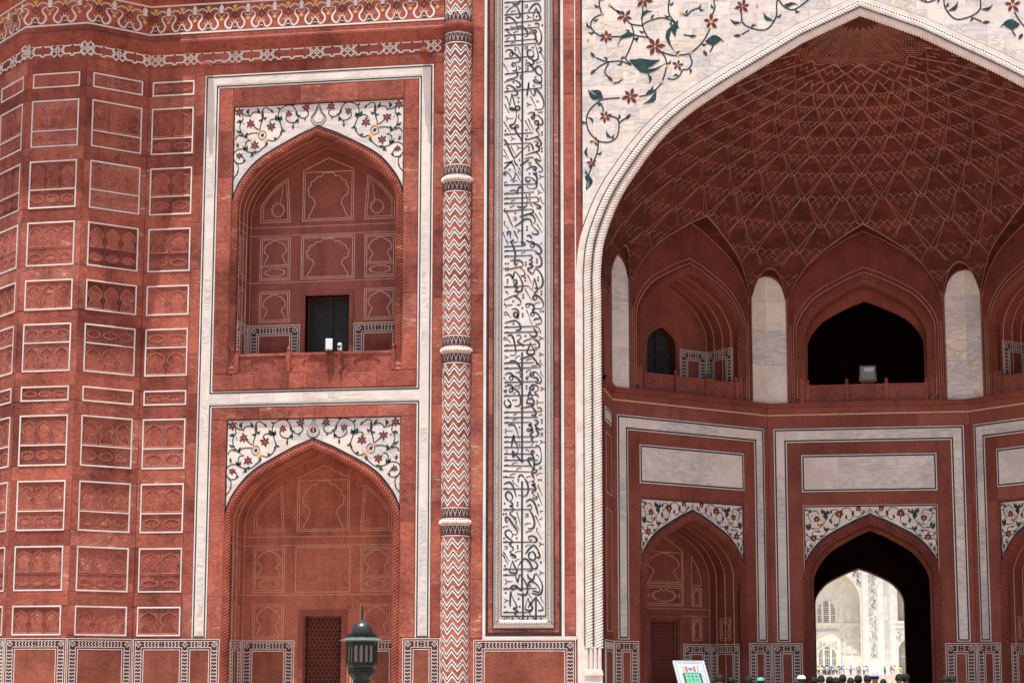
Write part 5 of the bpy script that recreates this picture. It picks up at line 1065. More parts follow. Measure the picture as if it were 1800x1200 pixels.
# ================================================================== the half-octagonal porch
NA, NB = (-6.27, 2.25), (-2.47, 6.0)
NPL = [(-6.27, .3), NA, NB, (2*CX-NB[0], NB[1]), (2*CX-NA[0], NA[1]), (2*CX+6.27, .3)]
HL = 2.67
def niche_bay(F, center, side):
    mb = MB()
    lo = rrect(-1.775, 1.775, .125, 6.35)
    uo = [(-1.62, 9.12)]+arch_curve(1.62, 10.75, 12.38)+[(1.62, 9.12)]
    mb.poly([rrect(-HL, HL, 0, 9.13), lo], -.12, -.012)
    mb.poly([rrect(-1.80, 1.80, .121, 6.38), arch_path(1.602, 4.27, 5.82, .125)], -.3, -.068)
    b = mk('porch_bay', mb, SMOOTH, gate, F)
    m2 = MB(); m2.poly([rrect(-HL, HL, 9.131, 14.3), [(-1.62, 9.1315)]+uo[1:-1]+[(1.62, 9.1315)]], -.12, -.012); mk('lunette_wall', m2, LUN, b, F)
    K = dict(mat=SMOOTH, wj=.0015, c=.004, gap=.005, w0=-.015)
    course(b, F, -HL, HL, 8.455, 8.79, 'u', 1.6, **K); course(b, F, -HL, HL, 8.83, 9.02, 'u', 1.8, **K)
    for s in (-1, 1):
        a = sorted((s*2.525, s*HL)); course(b, F, a[0], a[1], 2.72, 8.45, 'v', 1.9, **K)
        a = sorted((s*1.80, s*2.15)); course(b, F, a[0], a[1], 2.72, 8.04, 'v', 1.7, **K)
    course(b, F, -1.79, 1.79, 7.73, 8.04, 'u', 1.9, **K); course(b, F, -1.79, 1.79, 6.37, 6.70, 'u', 2.0, **K)
    # marble frame
    mb = MB(); mb.poly([[(-2.52, 2.72), (-2.17, 2.72), (-2.17, 8.06), (2.17, 8.06), (2.17, 2.72), (2.52, 2.72), (2.52, 8.44), (-2.52, 8.44)]], -.015, .003)
    mb.poly([rrect(-1.785, 1.785, 6.715, 7.715)], -.015, .003); mk('marble_edging', mb, MTRIM, b, F)
    mb = MB(); mb.ribbon([(-2.475, 2.76), (-2.475, 8.395), (2.475, 8.395), (2.475, 2.76), (2.215, 2.76), (2.215, 8.105), (-2.215, 8.105), (-2.215, 2.76)], .038, 0, .009, True)
    line_rect(mb, -1.74, 1.74, 6.76, 7.67, .038, 0, .007); mk('inlay_line', mb, DARK, b, F)
    marble(b, F, -2.445, -2.245, 2.79, 8.36, 'v', 1.35, w1=.007); marble(b, F, 2.245, 2.445, 2.79, 8.36, 'v', 1.35, w1=.007); marble(b, F, -2.24, 2.24, 8.135, 8.36, 'u', 1.3, w1=.007)
    marble(b, F, -1.71, 1.71, 6.79, 7.64, 'u', 1.2, w1=.007)
    spandrel(b, F, 1.75, 6.33, 1.79, 4.36, 6.09, ARTB, -.03, 0., (.8, 1.3), key='n')
    mb = MB(); mb.ribbon([(-1.765, 2.7), (-1.765, 6.345), (1.765, 6.345), (1.765, 2.7)], .02, -.03, .014); mk('fillet', mb, PINK if center else SMOOTH, b, F)
    arch_trim(b, F, 0, 1.6, 4.27, 5.82, 1.79, 6.07, .12, -.03, SMOOTH, True, .078)
    for s in (-1, 1):
        a = sorted((s*1.86, s*2.66)); dado(b, F, a[0], a[1], 2.68, .12)
    # upper storey
    ut = arch_trim(b, F, 0, 1.62, 10.75, 12.38, 1.84, 12.67, 9.12, -.0, SMOOTH, True, .078)
    mb = MB(); mb.ribbon(arch_path(1.855, 10.95, 12.70, 9.30), .016, -.012, .004); mb.ribbon([(-1.855, 9.30), (-1.70, 9.30)], .016, -.012, .004); mb.ribbon([(1.855, 9.30), (1.70, 9.30)], .016, -.012, .004)
    mk('arch_line', mb, worn('gilt_line', (.55, .26, .15), (.40, .15, .09), .6, 4, .8), b, F)
    mb = MB()
    for hw, za, zs in ((1.93, 12.84, 11.0), (2.085, 13.84, 11.5)): mb.ribbon(arch_path(hw, zs, za, 9.15), .013, -.012, .002)
    for s in (-1, 1):
        for u in (1.99, 2.04): mb.ribbon([(s*u, 9.15), (s*u, 11.3)], .010, -.012, .006)
    mk('arch_line', mb, VLINE, b, F)
    for s in (-1, 1):
        c = spline([(2.12, 9.14), (2.12, 11.7), (2.14, 12.02), (2.20, 12.27), (2.31, 12.46), (2.47, 12.60), (2.668, 12.655)], 4)
        P = [(s*u, z) for u, z in c]+[(s*2.668, 9.14)]
        if s < 0: P = P[::-1]
        v = 9.14
        for k, hh in enumerate((1.05, .95, .8, .75)):
            Q = clip_poly(P, -3, 3, v+.002, v+hh-.002); v += hh
            if Q:
                us = [q[0] for q in Q]; vs = [q[1] for q in Q]; stone(b, F, (min(us), max(us), min(vs), max(vs)), -.02, .012+random.uniform(-.001, .001), 'marble_block', MARB, 0, Q)
        mb = MB(); mb.ribbon([(s*(u-.025), z+.02) for u, z in c], .05, -.012, .045); mk('fillet', mb, SMOOTH, b, F)
    balustrade(b, F, 0, 1.58, 9.13, 9.62, -.06, 3, SMOOTH)
    if center:
        for nm, pth in (('passage', arch_path(1.6, 4.27, 5.82, .1)), ('passage', arch_path(1.62, 10.75, 12.38, 9.12))):
            mb = MB()
            for a, c in ((-.012, -.5), (-.5, -1.55)): mb.strip([(x, z, a) for x, z in pth], [(x, z, c) for x, z in pth])
            if pth[0][1] > 9: mb.add([(pth[0][0], 9.12, 0), (pth[-1][0], 9.12, 0), (pth[-1][0], 9.12, -1.5), (pth[0][0], 9.12, -1.5)], [(0, 1, 2, 3)])
            ps = mk(nm, mb, SMOOTH, b, F)
            top = pth[0][1] > 9; hw2 = 1.575 if top else 1.54; m2 = MB(); z0 = pth[0][1]
            sm = arch_path(hw2, pth[1][1]-.12, (12.38 if top else 5.82)-(.34 if top else .10), z0+.01)
            m2.poly([pth+[(p_[0], p_[1]) for p_ in sm[::-1]]] if False else [pth, sm], -.9, -.7); mk('inner_arch', m2, SMOOTH, ps, F)
        return b
    D = 1.25
    # lower recess with a lattice door, seen obliquely
    rc = recess('recess', b, F, 1.6, 4.27, 5.82, .12, D, 0, (-.47, .47, .12, 3.28), (.22, .5, .78))
    jali(rc, F, -.44, .44, .12, 3.24, -D-.1); w = -D
    mb = MB(); mb.ribbon([(-.55, .12), (-.55, 3.36), (.55, 3.36), (.55, .12)], .10, w-.02, w+.03); mk('door_frame', mb, SMOOTH, rc, F)
    G = PINK
    outline_panel(rc, F, -.66, .66, 4.24, 5.12, w, True, 0, .045, G, .013, 5.50); outline_panel(rc, F, -.66, .66, 3.66, 4.18, w, False, 0, .05, G, .013)
    mb = MB(); mb.ribbon(cartouche(.86, .30, 0, 3.92, 14), .013, w, w+.006, True)
    for s in (-1, 1): petal_flower(mb, s*.52, 3.92, .06, 4, 0, 0, None, w, w+.006)
    for zz_ in (3.58, 3.40): mb.box(-1.59, 1.59, zz_-.005, zz_+.005, w, w+.005)
    mk('line_panel', mb, G, rc, F)
    for s in (-1, 1):
        a = sorted((s*.96, s*1.30)); mb = MB()
        mb.ribbon([(s*.96, 4.22), (s*.96, 5.0), (s*1.15, 4.72), (s*1.27, 4.45), (s*1.30, 4.22)], .013, w, w+.006, True); mk('line_panel', mb, G, rc, F)
        outline_panel(rc, F, a[0], a[1], 3.66, 4.16, w, True, 0, .04, G, .011); outline_panel(rc, F, a[0], a[1], 2.76, 3.34, w, True, 0, .045, G, .012)
        FW = F @ (frame((1.6, D, 0), (0, -1)) if s > 0 else frame((-1.6, 0, 0), (0, 1)))
        outline_panel(rc, FW, .40, .82, 2.76, 3.34, 0, True, 0, .05, G, .012)
        a = sorted((s*.64, s*1.59)); dado(rc, F @ T(0, D, 0), a[0], a[1], 2.66, .12); dado(rc, FW, .02 if s > 0 else .08, D-(.08 if s > 0 else .02), 2.66, .12)
    # upper recess with an arched doorway
    rc = recess('recess', b, F, 1.62, 10.75, 12.38, 9.12, D, 0, [(-.5, 9.1205)]+arch_curve(.5, 10.62, 11.16)+[(.5, 9.1205)], (.2, .48, .76))
    mb = MB(); mb.ribbon(arch_path(.56, 10.66, 11.24, 9.13), .03, w, w+.02); mb.ribbon(arch_curve(1.05, 10.7, 11.85), .012, w, w+.006); mk('arch_line', mb, SMOOTH, rc, F)
    d = MB(); d.box(-.5, .5, 9.12, 11.2, w-.3, w-.26)
    for u0, u1 in ((-.48, -.02), (.02, .48)):
        for v0 in (9.2, 9.85, 10.5): line_rect(d, u0+.04, u1-.04, v0, v0+.55, .03, w-.26, w-.24)
    d.box(-.03, .03, 9.12, 11.1, w-.26, w-.22); mk('double_door', d, WOOD, rc, F)
    mb = MB(); ap = arch_path(.5, 10.62, 11.16, 9.12); mb.strip([(x, z, w) for x, z in ap], [(x, z, w-.3) for x, z in ap]); mk('door_reveal', mb, SMOOTH, rc, F)
    for s in (-1, 1):
        FW = F @ (frame((1.62, D, 0), (0, -1)) if s > 0 else frame((-1.62, 0, 0), (0, 1)))
        a = sorted((s*.64, s*1.60)); dado(rc, F @ T(0, D, 0), a[0], a[1], 10.62, 9.13); dado(rc, FW, .02 if s > 0 else .2, D-(.2 if s > 0 else .02), 10.62, 9.13)
    return b
s2 = math.sqrt(.5)
bL = niche_bay(frame(((NA[0]+NB[0])/2, (NA[1]+NB[1])/2, 0), (NB[0]-NA[0], NB[1]-NA[1])), False, -1)
bC = niche_bay(frame((CX, 6, 0), (1, 0)), True, 0)
bR = niche_bay(frame((2*CX-(NA[0]+NB[0])/2, (NA[1]+NB[1])/2, 0), (NB[0]-NA[0], NA[1]-NB[1])), False, 1)
# jamb walls
for s in (-1, 1):
    F = frame((-6.27, .3, 0), (0, 1)) if s < 0 else frame((2*CX+6.27, 2.25, 0), (0, -1)); L = 1.95
    mb = MB(); mb.box(0, L, 0, 14.3, -.3, -.012); j = mk('jamb_wall', mb, SMOOTH, gate, F)
    K = dict(mat=SMOOTH, wj=.001, c=.004, gap=.005, w0=-.015)
    course(j, F, 0, L, 9.15, 12.6, 'v', 1.1, **K); course(j, F, 0, L, 8.455, 8.79, 'u', 1.2, **K); course(j, F, 0, L, 8.83, 9.02, 'u', 1.2, **K); course(j, F, 0, L, 2.72, 8.0, 'v', 1.3, **K)
    o = 0 if s < 0 else 0; a0, a1 = (.45, L-.15) if s < 0 else (.15, L-.45)
    mb = MB(); mb.box(a0, a1, 8.08, 8.44, -.012, .004); mk('marble_edging', mb, MTRIM, j, F)
    mb = MB(); line_rect(mb, a0+.05, a1-.05, 8.13, 8.39, .035, 0, .007); mk('inlay_line', mb, DARK, j, F)
    mb = MB(); line_rect(mb, a0+.1, a1-.1, 6.3, 7.8, .02, 0, .008); line_rect(mb, a0+.1, a1-.1, 2.9, 5.9, .02, 0, .008); mk('line_panel', mb, PINK, j, F)
    dado(j, F, .1, L, 2.68, .12)
    c = [(2.668-2.12-0, 0)]
mb = MB(); sweep(mb, NPL, [(-.0, 8.79), (.018, 8.79), (.018, 8.83), (.0, 8.83)]); lg = mk('string_line', mb, PINK, gate)
mb = MB(); sweep(mb, NPL, [(0, 9.015), (.045, 9.02), (.06, 9.04), (.06, 9.085), (.10, 9.105), (.10, 9.135), (-.02, 9.145)]); mk('ledge', mb, SMOOTH, gate)

# ---- vault: the arch profile turned into a half dome with lunettes over the bays
def hz(z): return arch_u((z-ZS)/(ZA-ZS))
def r_oct(th):
    c, s = math.cos(th), math.sin(th); best = 1e9; P = [(x-CX, y) for x, y in [(-6.47+CX, -1)]+NPL[1:-1]+[(6.47+CX, -1)]]
    for (a, b), (e, f) in zip(P, P[1:]):
        dx, dy = e-a, f-b; det = c*(-dy)+s*dx
        if abs(det) < 1e-9: continue
        t = (a*(-dy)+b*dx)/det; k = (c*b-s*a)/det
        if t > 0 and -1e-6 <= k <= 1+1e-6: best = min(best, t)
    return best if best < 1e8 else 6.47
def wall_u(th):
    """distance from the nearest bay centre line and whether the ray hits a bay"""
    r = r_oct(th); x, y = CX+r*math.cos(th), r*math.sin(th)
    for O, U in (((-4.37, 4.125), (s2, s2)), ((CX, 6), (1, 0)), ((2*CX+4.37, 4.125), (s2, -s2))):
        dx, dy = x-O[0], y-O[1]; u = dx*U[0]+dy*U[1]; n = abs(dx*U[1]-dy*U[0])
        if n < .04 and abs(u) <= HL+.02: return u
    return None
def z_low(th):
    u = wall_u(th)
    if u is None:
        r = r_oct(th); y = r*math.sin(th); c = abs(NA[1]-y); return 11.7+1.1*(max(0, (1-c/.6))**.6) if c < .6 else 11.5
    a = abs(u)
    if a < 2.085: 
        v = 0
        for (x0, v0), (x1, v1) in zip(NTS, NTS[1:]):
            if x0 <= a/2.085 <= x1: v = v0+(v1-v0)*(a/2.085-x0)/max(1e-9, x1-x0)
        return max(11.55, 11.5+v*2.35)
    c = (HL-a)/.585; return 11.45+1.34*math.sqrt(max(0, 1-c*c))
def ell(th): return 1/math.sqrt((math.cos(th)/6.47)**2+(math.sin(th)/6.0)**2)
def r_dome(th, z):
    k = min(1, max(0, (z-11.4)/4.2)); k = k*k*(3-2*k); return (r_oct(th)*(1-k)+ell(th)*k)*hz(z)*.996
FZ = [11.3, 11.9, 12.55, 13.2, 13.86, 14.48, 15.02, 15.42, 15.78, 16.07, 16.34, 16.58, 16.80]
def facet_d(th, z):
    if z <= FZ[0] or z >= FZ[-1]: return 0
    for i, (a, b) in enumerate(zip(FZ, FZ[1:])):
        if a <= z <= b: q = i+(z-a)/(b-a); break
    a = (th-PI/2)/R(12); u = a+q/2+.0; v = a-q/2; t = lambda x: 1-abs(2*(x-math.floor(x))-1)
    return min(t(u), t(v))
def dpt(th, z, f=1.):
    p = dpt0(th, z, f); return p
def dpt0(th, z, f=1.): r = r_dome(th, z)*f; return (CX+r*math.cos(th), z, -r*math.sin(th))
mb = MB(); NCOL = 240; NR = 64; V = []; Fc_ = []
for i in range(NCOL+1):
    th = PI*i/NCOL; th = min(max(th, .002), PI-.002); z0 = z_low(th)
    ro = r_oct(th)*1.001; V.append((CX+ro*math.cos(th), z0, -ro*math.sin(th)))
    for j in range(NR+1): V.append(dpt(th, z0+(ZA-.02-z0)*(j/NR)**.92))
k = NR+2
for i in range(NCOL):
    for j in range(NR+1): a = i*k+j; Fc_.append((a, a+k, a+k+1, a+1))
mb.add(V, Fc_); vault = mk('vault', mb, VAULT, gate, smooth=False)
mb = MB()
def sline(pts, wd=.0105, f=.9985):
    P = []
    for (a, b), (c, d) in zip(pts, pts[1:]):
        n = max(1, int(max(abs(c-a)/.05, abs(d-b)/.25)))
        for i in range(n): P.append((a+(c-a)*i/n, b+(d-b)*i/n))
    P.append(pts[-1]); Q = []
    for th, z in P:
        if not (.03 < th < PI-.03) or z < z_low(th)+.01 or z > ZA-.1: Q.append(None); continue
        Q.append(Vector(dpt(th, z, f)))
    for a, b, t in zip(Q, Q[1:], P):
        if a is None or b is None: continue
        d = b-a
        if d.length < 1e-6: continue
        n = Vector((a.x-CX, (a.y-14)*.4, a.z)); sd_ = d.cross(n)
        if sd_.length < 1e-9: continue
        sd_.normalize(); sd_ *= wd/2; mb.add([tuple(a+sd_), tuple(a-sd_), tuple(b-sd_), tuple(b+sd_)], [(0, 1, 2, 3)])
ZR = [11.9, 12.55, 13.2, 13.86, 14.48, 15.02, 15.42, 15.78, 16.07, 16.34, 16.58]; DT = R(12)
for i, z in enumerate(ZR):
    odd = (i-3) % 2; nz = ZR[i+1] if i+1 < len(ZR) else 16.78; pz = ZR[i-1] if i else z-.6; hU = nz-z
    for j in range(-8, 9):
        t = PI/2+DT*(j+.5*odd); e = DT*.085; dz_ = hU*.16
        # little open star at the node
        sline([(t-e, z), (t-e*.4, z-dz_*.5), (t+e*.4, z-dz_*.5), (t+e, z)]); sline([(t-e, z), (t-e*.3, z+dz_*.35), (t, z), (t+e*.3, z+dz_*.35), (t+e, z)])
        for s in (-1, 1):
            T2 = t+s*DT/2
            sline([(t+s*e, z), (T2-s*e*1.0, nz)], .0105); sline([(t-s*e*.3, z+dz_*.3), (T2-s*e, nz)], .0105)
        # stepped crown hanging between two nodes
        a, b = t, t+DT; L = b-a; D_ = -(z-pz)
        top = [(a+e, z), (a+L*.2, z+hU*.16), (a+L*.32, z+hU*.02), (a+L*.42, z+hU*.16), (a+L*.5, z+hU*.05), (a+L*.58, z+hU*.16), (a+L*.68, z+hU*.02), (a+L*.8, z+hU*.16), (b-e, z)]
        sline(top, .008)
        for s, q in ((0, .2), (0, .42), (1, .8), (1, .58)):
            if q in (.2, .42): sline([(a+L*q, z+hU*.16), (a+L*(q+.24), z+D_*(.30 if q == .2 else .22))], .007)
            else: sline([(a+L*q, z+hU*.16), (a+L*(q-.24), z+D_*(.30 if q == .8 else .22))], .007)
        sline([(a+L*.22, z+D_*.16), (a+L*.32, z+hU*.02)], .007); sline([(a+L*.78, z+D_*.16), (a+L*.68, z+hU*.02)], .007); sline([(a+L*.36, z+D_*.34), (a+L*.5, z+D_*.12), (a+L*.64, z+D_*.34)], .007)
for z, nz, od in ((16.78, 16.98, 0), (16.98, 17.14, 1)):
    for j in range(-4, 5):
        t = PI/2+R(24)*(j+.5*od)
        for s in (-1, 1):
            for q in (.06, -.02): sline([(t+s*R(24)*q, z), (t+s*R(24)*(.5-q), nz)])
            sline([(t+s*R(4), z+.05), (t+s*R(9), z-.04), (t+s*R(12), z+.05)], .013)
for i in range(17):
    z = 17.12+.55*(i/16)**.9; pts = []
    for j in range(-9, 10): pts.append((PI/2+R(10)*j, z+(.035 if j % 2 else -.035)))
    sline(pts, .011, .997)
mk('net_line', mb, VLINE, vault)
mb = MB()
for i in range(NCOL):
    a, b = PI*i/NCOL, PI*(i+1)/NCOL
    if a < .05 or b > PI-.05: continue
    z0, z1 = z_low(a), z_low(b); p = [Vector(dpt(a, z0+.02, .998)), Vector(dpt(a, z0+.04, .998)), Vector(dpt(b, z1+.04, .998)), Vector(dpt(b, z1+.02, .998))]
    mb.add([tuple(q) for q in p], [(0, 1, 2, 3)])
mk('lunette_line', mb, VLINE, vault)

# ================================================================== the white mausoleum seen through the gate
TJ = thing('mausoleum', 'distant white marble mausoleum framed by the dark gate passage', 'building', frame((0, 330, 0), (1, 0)))
FTJ = W[TJ]; k1, k2 = .01932, .0197
mu = lambda X: -10.2+X*k1
mv = lambda Y: 5.7+(1000-Y)*k2
WM = marblemat('mausoleum_marble', (.80, .76, .68), (.66, .66, .66), (.5, .5, .52), .05, .35)
WM2 = marblemat('mausoleum_marble_warm', (.84, .77, .62), (.78, .74, .66), (.5, .47, .42), .05, .4)
GIN = plain('grey_inlay', (.46, .47, .48), .7); GLS = plain('shaded_pane', (.16, .13, .12), .5); TERRA = plain('tan_line', (.55, .42, .33), .7); GSHD = marblemat('grey_and_shaded_marble', (.56, .57, .58), (.5, .52, .54), (.4, .4, .42), .05, .4)
IC, IH = mu(295), 6.35
ZSJ = mv(445); ZAJ = mv(60)
mb = MB(); mb.poly([rrect(mu(-900), mu(1500), 3.2, 34), arch_path(IH, ZSJ, ZAJ, 3.2001, IC), [(mu(985), mv(1140))]+arch_curve((mu(1120)-mu(985))/2, mv(900), mv(780), mu(1052))+[(mu(1120), mv(1140))], rrect(mu(985), mu(1120), mv(607), mv(300))], -1.2, 0)
tw = mk('front_wall', mb, WM, TJ, FTJ)
mb = MB(); mb.box(mu(-900), mu(1500), 3.2, 34, -9, -2.6, back=True); bw = mk('alcove_wall', mb, WM2, TJ, FTJ)
mb = MB(); p_ = arch_path(IH, ZSJ, ZAJ, 3.2, IC); mb.strip([(x, z, 0) for x, z in p_], [(x, z, -2.7) for x, z in p_]); mk('alcove_soffit', mb, WM2, tw, FTJ)
mb = MB(); p2 = arch_path(IH+.12, ZSJ, ZAJ+.15, 3.2, IC); mb.ribbon(p2, .16, 0, .14); mb.ribbon(arch_path(IH+.42, ZSJ, ZAJ+.5, 3.2, IC), .08, 0, .05); mk('arch_moulding', mb, WM, tw, FTJ)
def lattice(u0, u1, v0, v1, name, cols=((0, .27), (.33, .66), (.73, 1)), rows=6, arch=True, w=-2.6):
    L = u1-u0; H = v1-v0; b = MB(); P = [(u0, v0)]+[(u0+L*(x+1)/2, v0+H*(.52+.48*z)) for x, z in [(a, b_) for a, b_ in arch_curve(1, 0, 1)]]+[(u1, v0)]
    b.poly([P], w, w+.02); wn = mk(name, b, GLS, TJ, FTJ); m = MB(); m.ribbon(P, .16, w, w+.16, True)
    def top(u):
        t = abs((u-u0)/L*2-1); 
        for (a, c), (e, f) in zip(NTS, NTS[1:]):
            if a <= t <= e: return v0+H*(.52+.48*(c+(f-c)*(t-a)/max(1e-9, e-a)))
        return v0
    for a, c in cols:
        for q in (0, 1/3, 2/3, 1):
            u = u0+L*(a+(c-a)*q); wd = .17 if q in (0, 1) else .06
            if top(u) > v0+.1: m.box(u-wd/2, u+wd/2, v0, top(u), w+.02, w+.12)
    for a, c in zip([x[1] for x in cols], [x[0] for x in cols[1:]]):
        m.box(u0+L*a, u0+L*c, v0, top(u0+L*(a+c)/2), w+.02, w+.11)
    nr = int(H/.36)
    for i in range(1, nr):
        v = v0+H*i/nr; us = [u0+L*j/40 for j in range(41) if top(u0+L*j/40) > v]
        if us: m.box(min(us), max(us), v-(.07 if i % 4 == 0 else .03), v+(.07 if i % 4 == 0 else .03), w+.02, w+.115)
    mk('window_lattice', m, WM, wn, FTJ); return wn
lattice(mu(205), mu(384), mv(622), mv(400), 'window'); lattice(mu(208), mu(386), mv(1036), mv(838), 'window')
mb = MB(); mb.box(mu(270), mu(326), mv(1140), mv(1030), -2.6, -2.45); mk('doorway', mb, plain('door_shade', (.05, .06, .07)), TJ, FTJ)
mb = MB()
mb.box(mu(-50), mu(622), mv(640), mv(622), -2.6, -2.4); mk('ledge', mb, WM2, bw, FTJ)
for X0, X1, Y0, Y1, a in ((410, 462, 455, 620, 1), (472, 532, 450, 620, 1), (545, 606, 455, 620, 1), (475, 530, 680, 775, 0), (548, 608, 680, 775, 0), (475, 530, 812, 905, 0), (548, 608, 812, 905, 0)):
    mb = MB(); u0, u1, v0, v1 = mu(X0), mu(X1), mv(Y1), mv(Y0)
    pth = rrect(u0, u1, v0, v1) if not a else [(u0, v0)]+arch_curve((u1-u0)/2, v1-.8, v1, (u0+u1)/2)+[(u1, v0)]
    mb.ribbon(pth, .10, -2.6, -2.48, True); mb.poly([pth], -2.6, -2.58); mk('wall_panel', mb, GSHD if not a else WM2, bw, FTJ)
for X0, X1, Y0, Y1 in ((185, 425, 705, 680), (185, 455, 0, 0), ):
    if Y0: 
        mb = MB(); mb.box(mu(X0), mu(X1), mv(Y0), mv(Y1), -2.6, -2.54); mk('inlay_band', mb, GSHD, bw, FTJ)
random.seed(21)
def scribble(u0, u1, v0, v1, n, w, size=.22, mats=GIN, name='inlay_script', par=None, ok=None):
    mb = MB()
    for i in range(n):
        u, v = random.uniform(u0, u1), random.uniform(v0, v1)
        if ok and not ok(u, v): continue
        pts = [(u, v)]; a = random.uniform(0, 6.28)
        for j in range(4): a += random.uniform(-.9, .9); pts.append((pts[-1][0]+math.cos(a)*size*.4, pts[-1][1]+math.sin(a)*size*.6))
        mb.ribbon(spline(pts, 2), size*.22, w, w+.02)
    return mk(name, mb, mats, par or tw, FTJ, kind='stuff')
scribble(mu(712), mu(785), mv(980), mv(-200), 480, .03, .26)
scribble(mu(190), mu(420), mv(700), mv(684), 70, -2.53, .16, name='inlay_vines', par=bw); scribble(mu(430), mu(455), mv(1040), mv(700), 80, -2.57, .16, name='inlay_vines', par=bw)
def inar(u, v): return v > mv(400)+.0 and not any(abs(u-IC) < (IH+.65)*arch_u((v-ZSJ)/(ZAJ+.8-ZSJ))*1.0 for _ in (0,))
BCOL = plain('dark_vine_inlay', (.10, .10, .11), .6); RC = plain('red_vine_inlay', (.30, .10, .09), .6)
scribble(mu(360), mu(628), mv(380), mv(60), 260, .02, .34, BCOL, 'inlay_vines', tw, inar); scribble(mu(360), mu(628), mv(380), mv(60), 70, .03, .16, RC, 'inlay_flowers', tw, inar)
def lowsp(u, v): return v > mv(870) and not (mu(208) < u < mu(386) and v < mv(838)-abs(u-mu(297))*.75+.1)
scribble(mu(200), mu(395), mv(890), mv(800), 130, -2.54, .18, GIN, 'inlay_vines', bw, lowsp); scribble(mu(975), mu(1032), mv(790), mv(695), 50, .02, .22, GIN, 'inlay_vines', tw)
mb = MB(); mb.box(mu(640), mu(645), 3.2, 30, 0, .06); mk('tan_strip', mb, TERRA, tw, FTJ)
for X0, X1 in ((700, 706), (788, 794), (848, 853), (892, 897), (905, 909), (975, 980)):
    mb = MB(); mb.box(mu(X0), mu(X1), mv(1000), 30, 0, .08); mk('marble_strip', mb, GSHD if X0 > 720 else WM, tw, FTJ)
for Y0, Y1 in ((355, 170), (605, 375), (865, 625), (1090, 880)):
    mb = MB(); mb.box(mu(854), mu(889), mv(Y0), mv(Y1), 0, .06); g = mk('banded_shaft', mb, GSHD, tw, FTJ); m = MB(); v = mv(Y0)
    while v < mv(Y1)-.2: m.ribbon([(mu(854), v), (mu(862), v+.14), (mu(871), v), (mu(880), v+.14), (mu(889), v)], .05, .06, .08); v += .28
    mk('zigzag_inlay', m, WM, g, FTJ)
for X0, X1, Y0, Y1 in ((680, 842, 1135, 1040), (905, 960, 1135, 1035), (400, 622, 1120, 1050)):
    mb = MB(); w = 0 if X0 > 622 else -2.6; mb.box(mu(X0), mu(X1), mv(Y0), mv(Y1), w, w+.15)
    line_rect(mb, mu(X0)+.1, mu(X1)-.1, mv(Y0)+.1, mv(Y1)-.1, .08, w+.15, w+.2); mk('dado_panel', mb, WM if X0 > 622 else GSHD, tw if w == 0 else bw, FTJ)  # alcove dado: its shadow is put into the grey colour
mb = MB(); line_rect(mb, mu(955), mu(1150), mv(1135), mv(670), .2, 0, .1); line_rect(mb, mu(955), mu(1150), mv(625), mv(270), .2, 0, .1); mk('bay_frame', mb, WM, tw, FTJ)
mb = MB(); mb.box(-26, 22, 0, 3.2, -14, 34, back=True); mk('plinth', mb, WM, TJ, FTJ)

# ================================================================== lantern
LN = thing('garden_lantern', 'dark green octagonal metal lantern with small dome and pale flared eave on a post', 'lantern', T(-10.22, -8, 0))
FL_ = W[LN]
ver = lambda nm, a, b, r=.45, m=.3: worn(nm, a, b, r, 14, m, .5)
LG = worn('verdigris_iron', (.009, .016, .016), (.028, .045, .04), .45, 14, .8); LD = plain('bronze_dome', (.060, .058, .062), .36, .6, .5); LE = worn('pale_verdigris', (.10, .135, .13), (.04, .06, .06), .5, 10, .7); GLA = plain('dusty_glass', (.20, .18, .15), .25, 0, .6)
def oct_lathe(name, prof, mat, parent=None, seg=8, smooth=False):
    mb = MB(); mb.lathe(prof, seg, a0=R(22.5) if seg == 8 else 0); return mk(name, mb, mat, parent or LN, FL_, smooth)
oct_lathe('post', [(.17, .0), (.17, .10), (.12, .14), (.10, .35), (.075, .42), (.065, 1.35), (.09, 1.42), (.075, 1.5)], LG, seg=16)
oct_lathe('bracket', [(.075, 1.48), (.09, 1.55), (.16, 1.66), (.235, 1.745), (.25, 1.78), (.28, 1.785), (.28, 1.83), (.262, 1.84), (.262, 1.90), (.30, 1.93), (.32, 1.97), (.32, 1.99), (.0, 1.99)], LG)
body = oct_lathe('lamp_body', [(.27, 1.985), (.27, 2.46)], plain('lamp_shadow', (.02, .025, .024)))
for k in range(8):
    a = R(45*k); Fk = FL_ @ T(.0, 0, 0) @ Matrix.Rotation(a, 4, 'Z')
    mb = MB(); ap = .275; wv = .11
    for s in (-1, 1):
        P = [(s*.055-.038, 2.03), (s*.055-.038, 2.34), (s*.055, 2.40), (s*.055+.038, 2.34), (s*.055+.038, 2.03)]; mb.poly([P], ap-.02, ap-.005)
    mk('glass_pane', mb, GLA, body, Fk)
    mb = MB(); mb.poly([rrect(-.118, .118, 2.0, 2.46)]+[[(s*.055-.034, 2.03), (s*.055-.034, 2.34), (s*.055, 2.39), (s*.055+.034, 2.34), (s*.055+.034, 2.03)] for s in (-1, 1)], ap-.005, ap+.012); mk('arched_frame', mb, LG, body, Fk)
    mb = MB(); mb.lathe([(.018, 2.0), (.014, 2.05), (.014, 2.38), (.022, 2.42), (.022, 2.46)], 6, (0, 0)); mk('colonnette', mb, LG, body, FL_ @ Matrix.Rotation(R(45*k+22.5), 4, 'Z') @ T(0, -.305, 0))
    mb = MB(); mb.box(-.11, .11, 1.85, 1.89, .245, .258); mb.poly([[(-.09, 1.70), (.09, 1.70), (.02, 1.52), (-.02, 1.52)]], .10, .16); mk('bracket_plate', mb, LG, body, Fk)
oct_lathe('eave', [(.29, 2.44), (.47, 2.462), (.475, 2.468), (.36, 2.50), (.31, 2.525), (.0, 2.53)], LE)
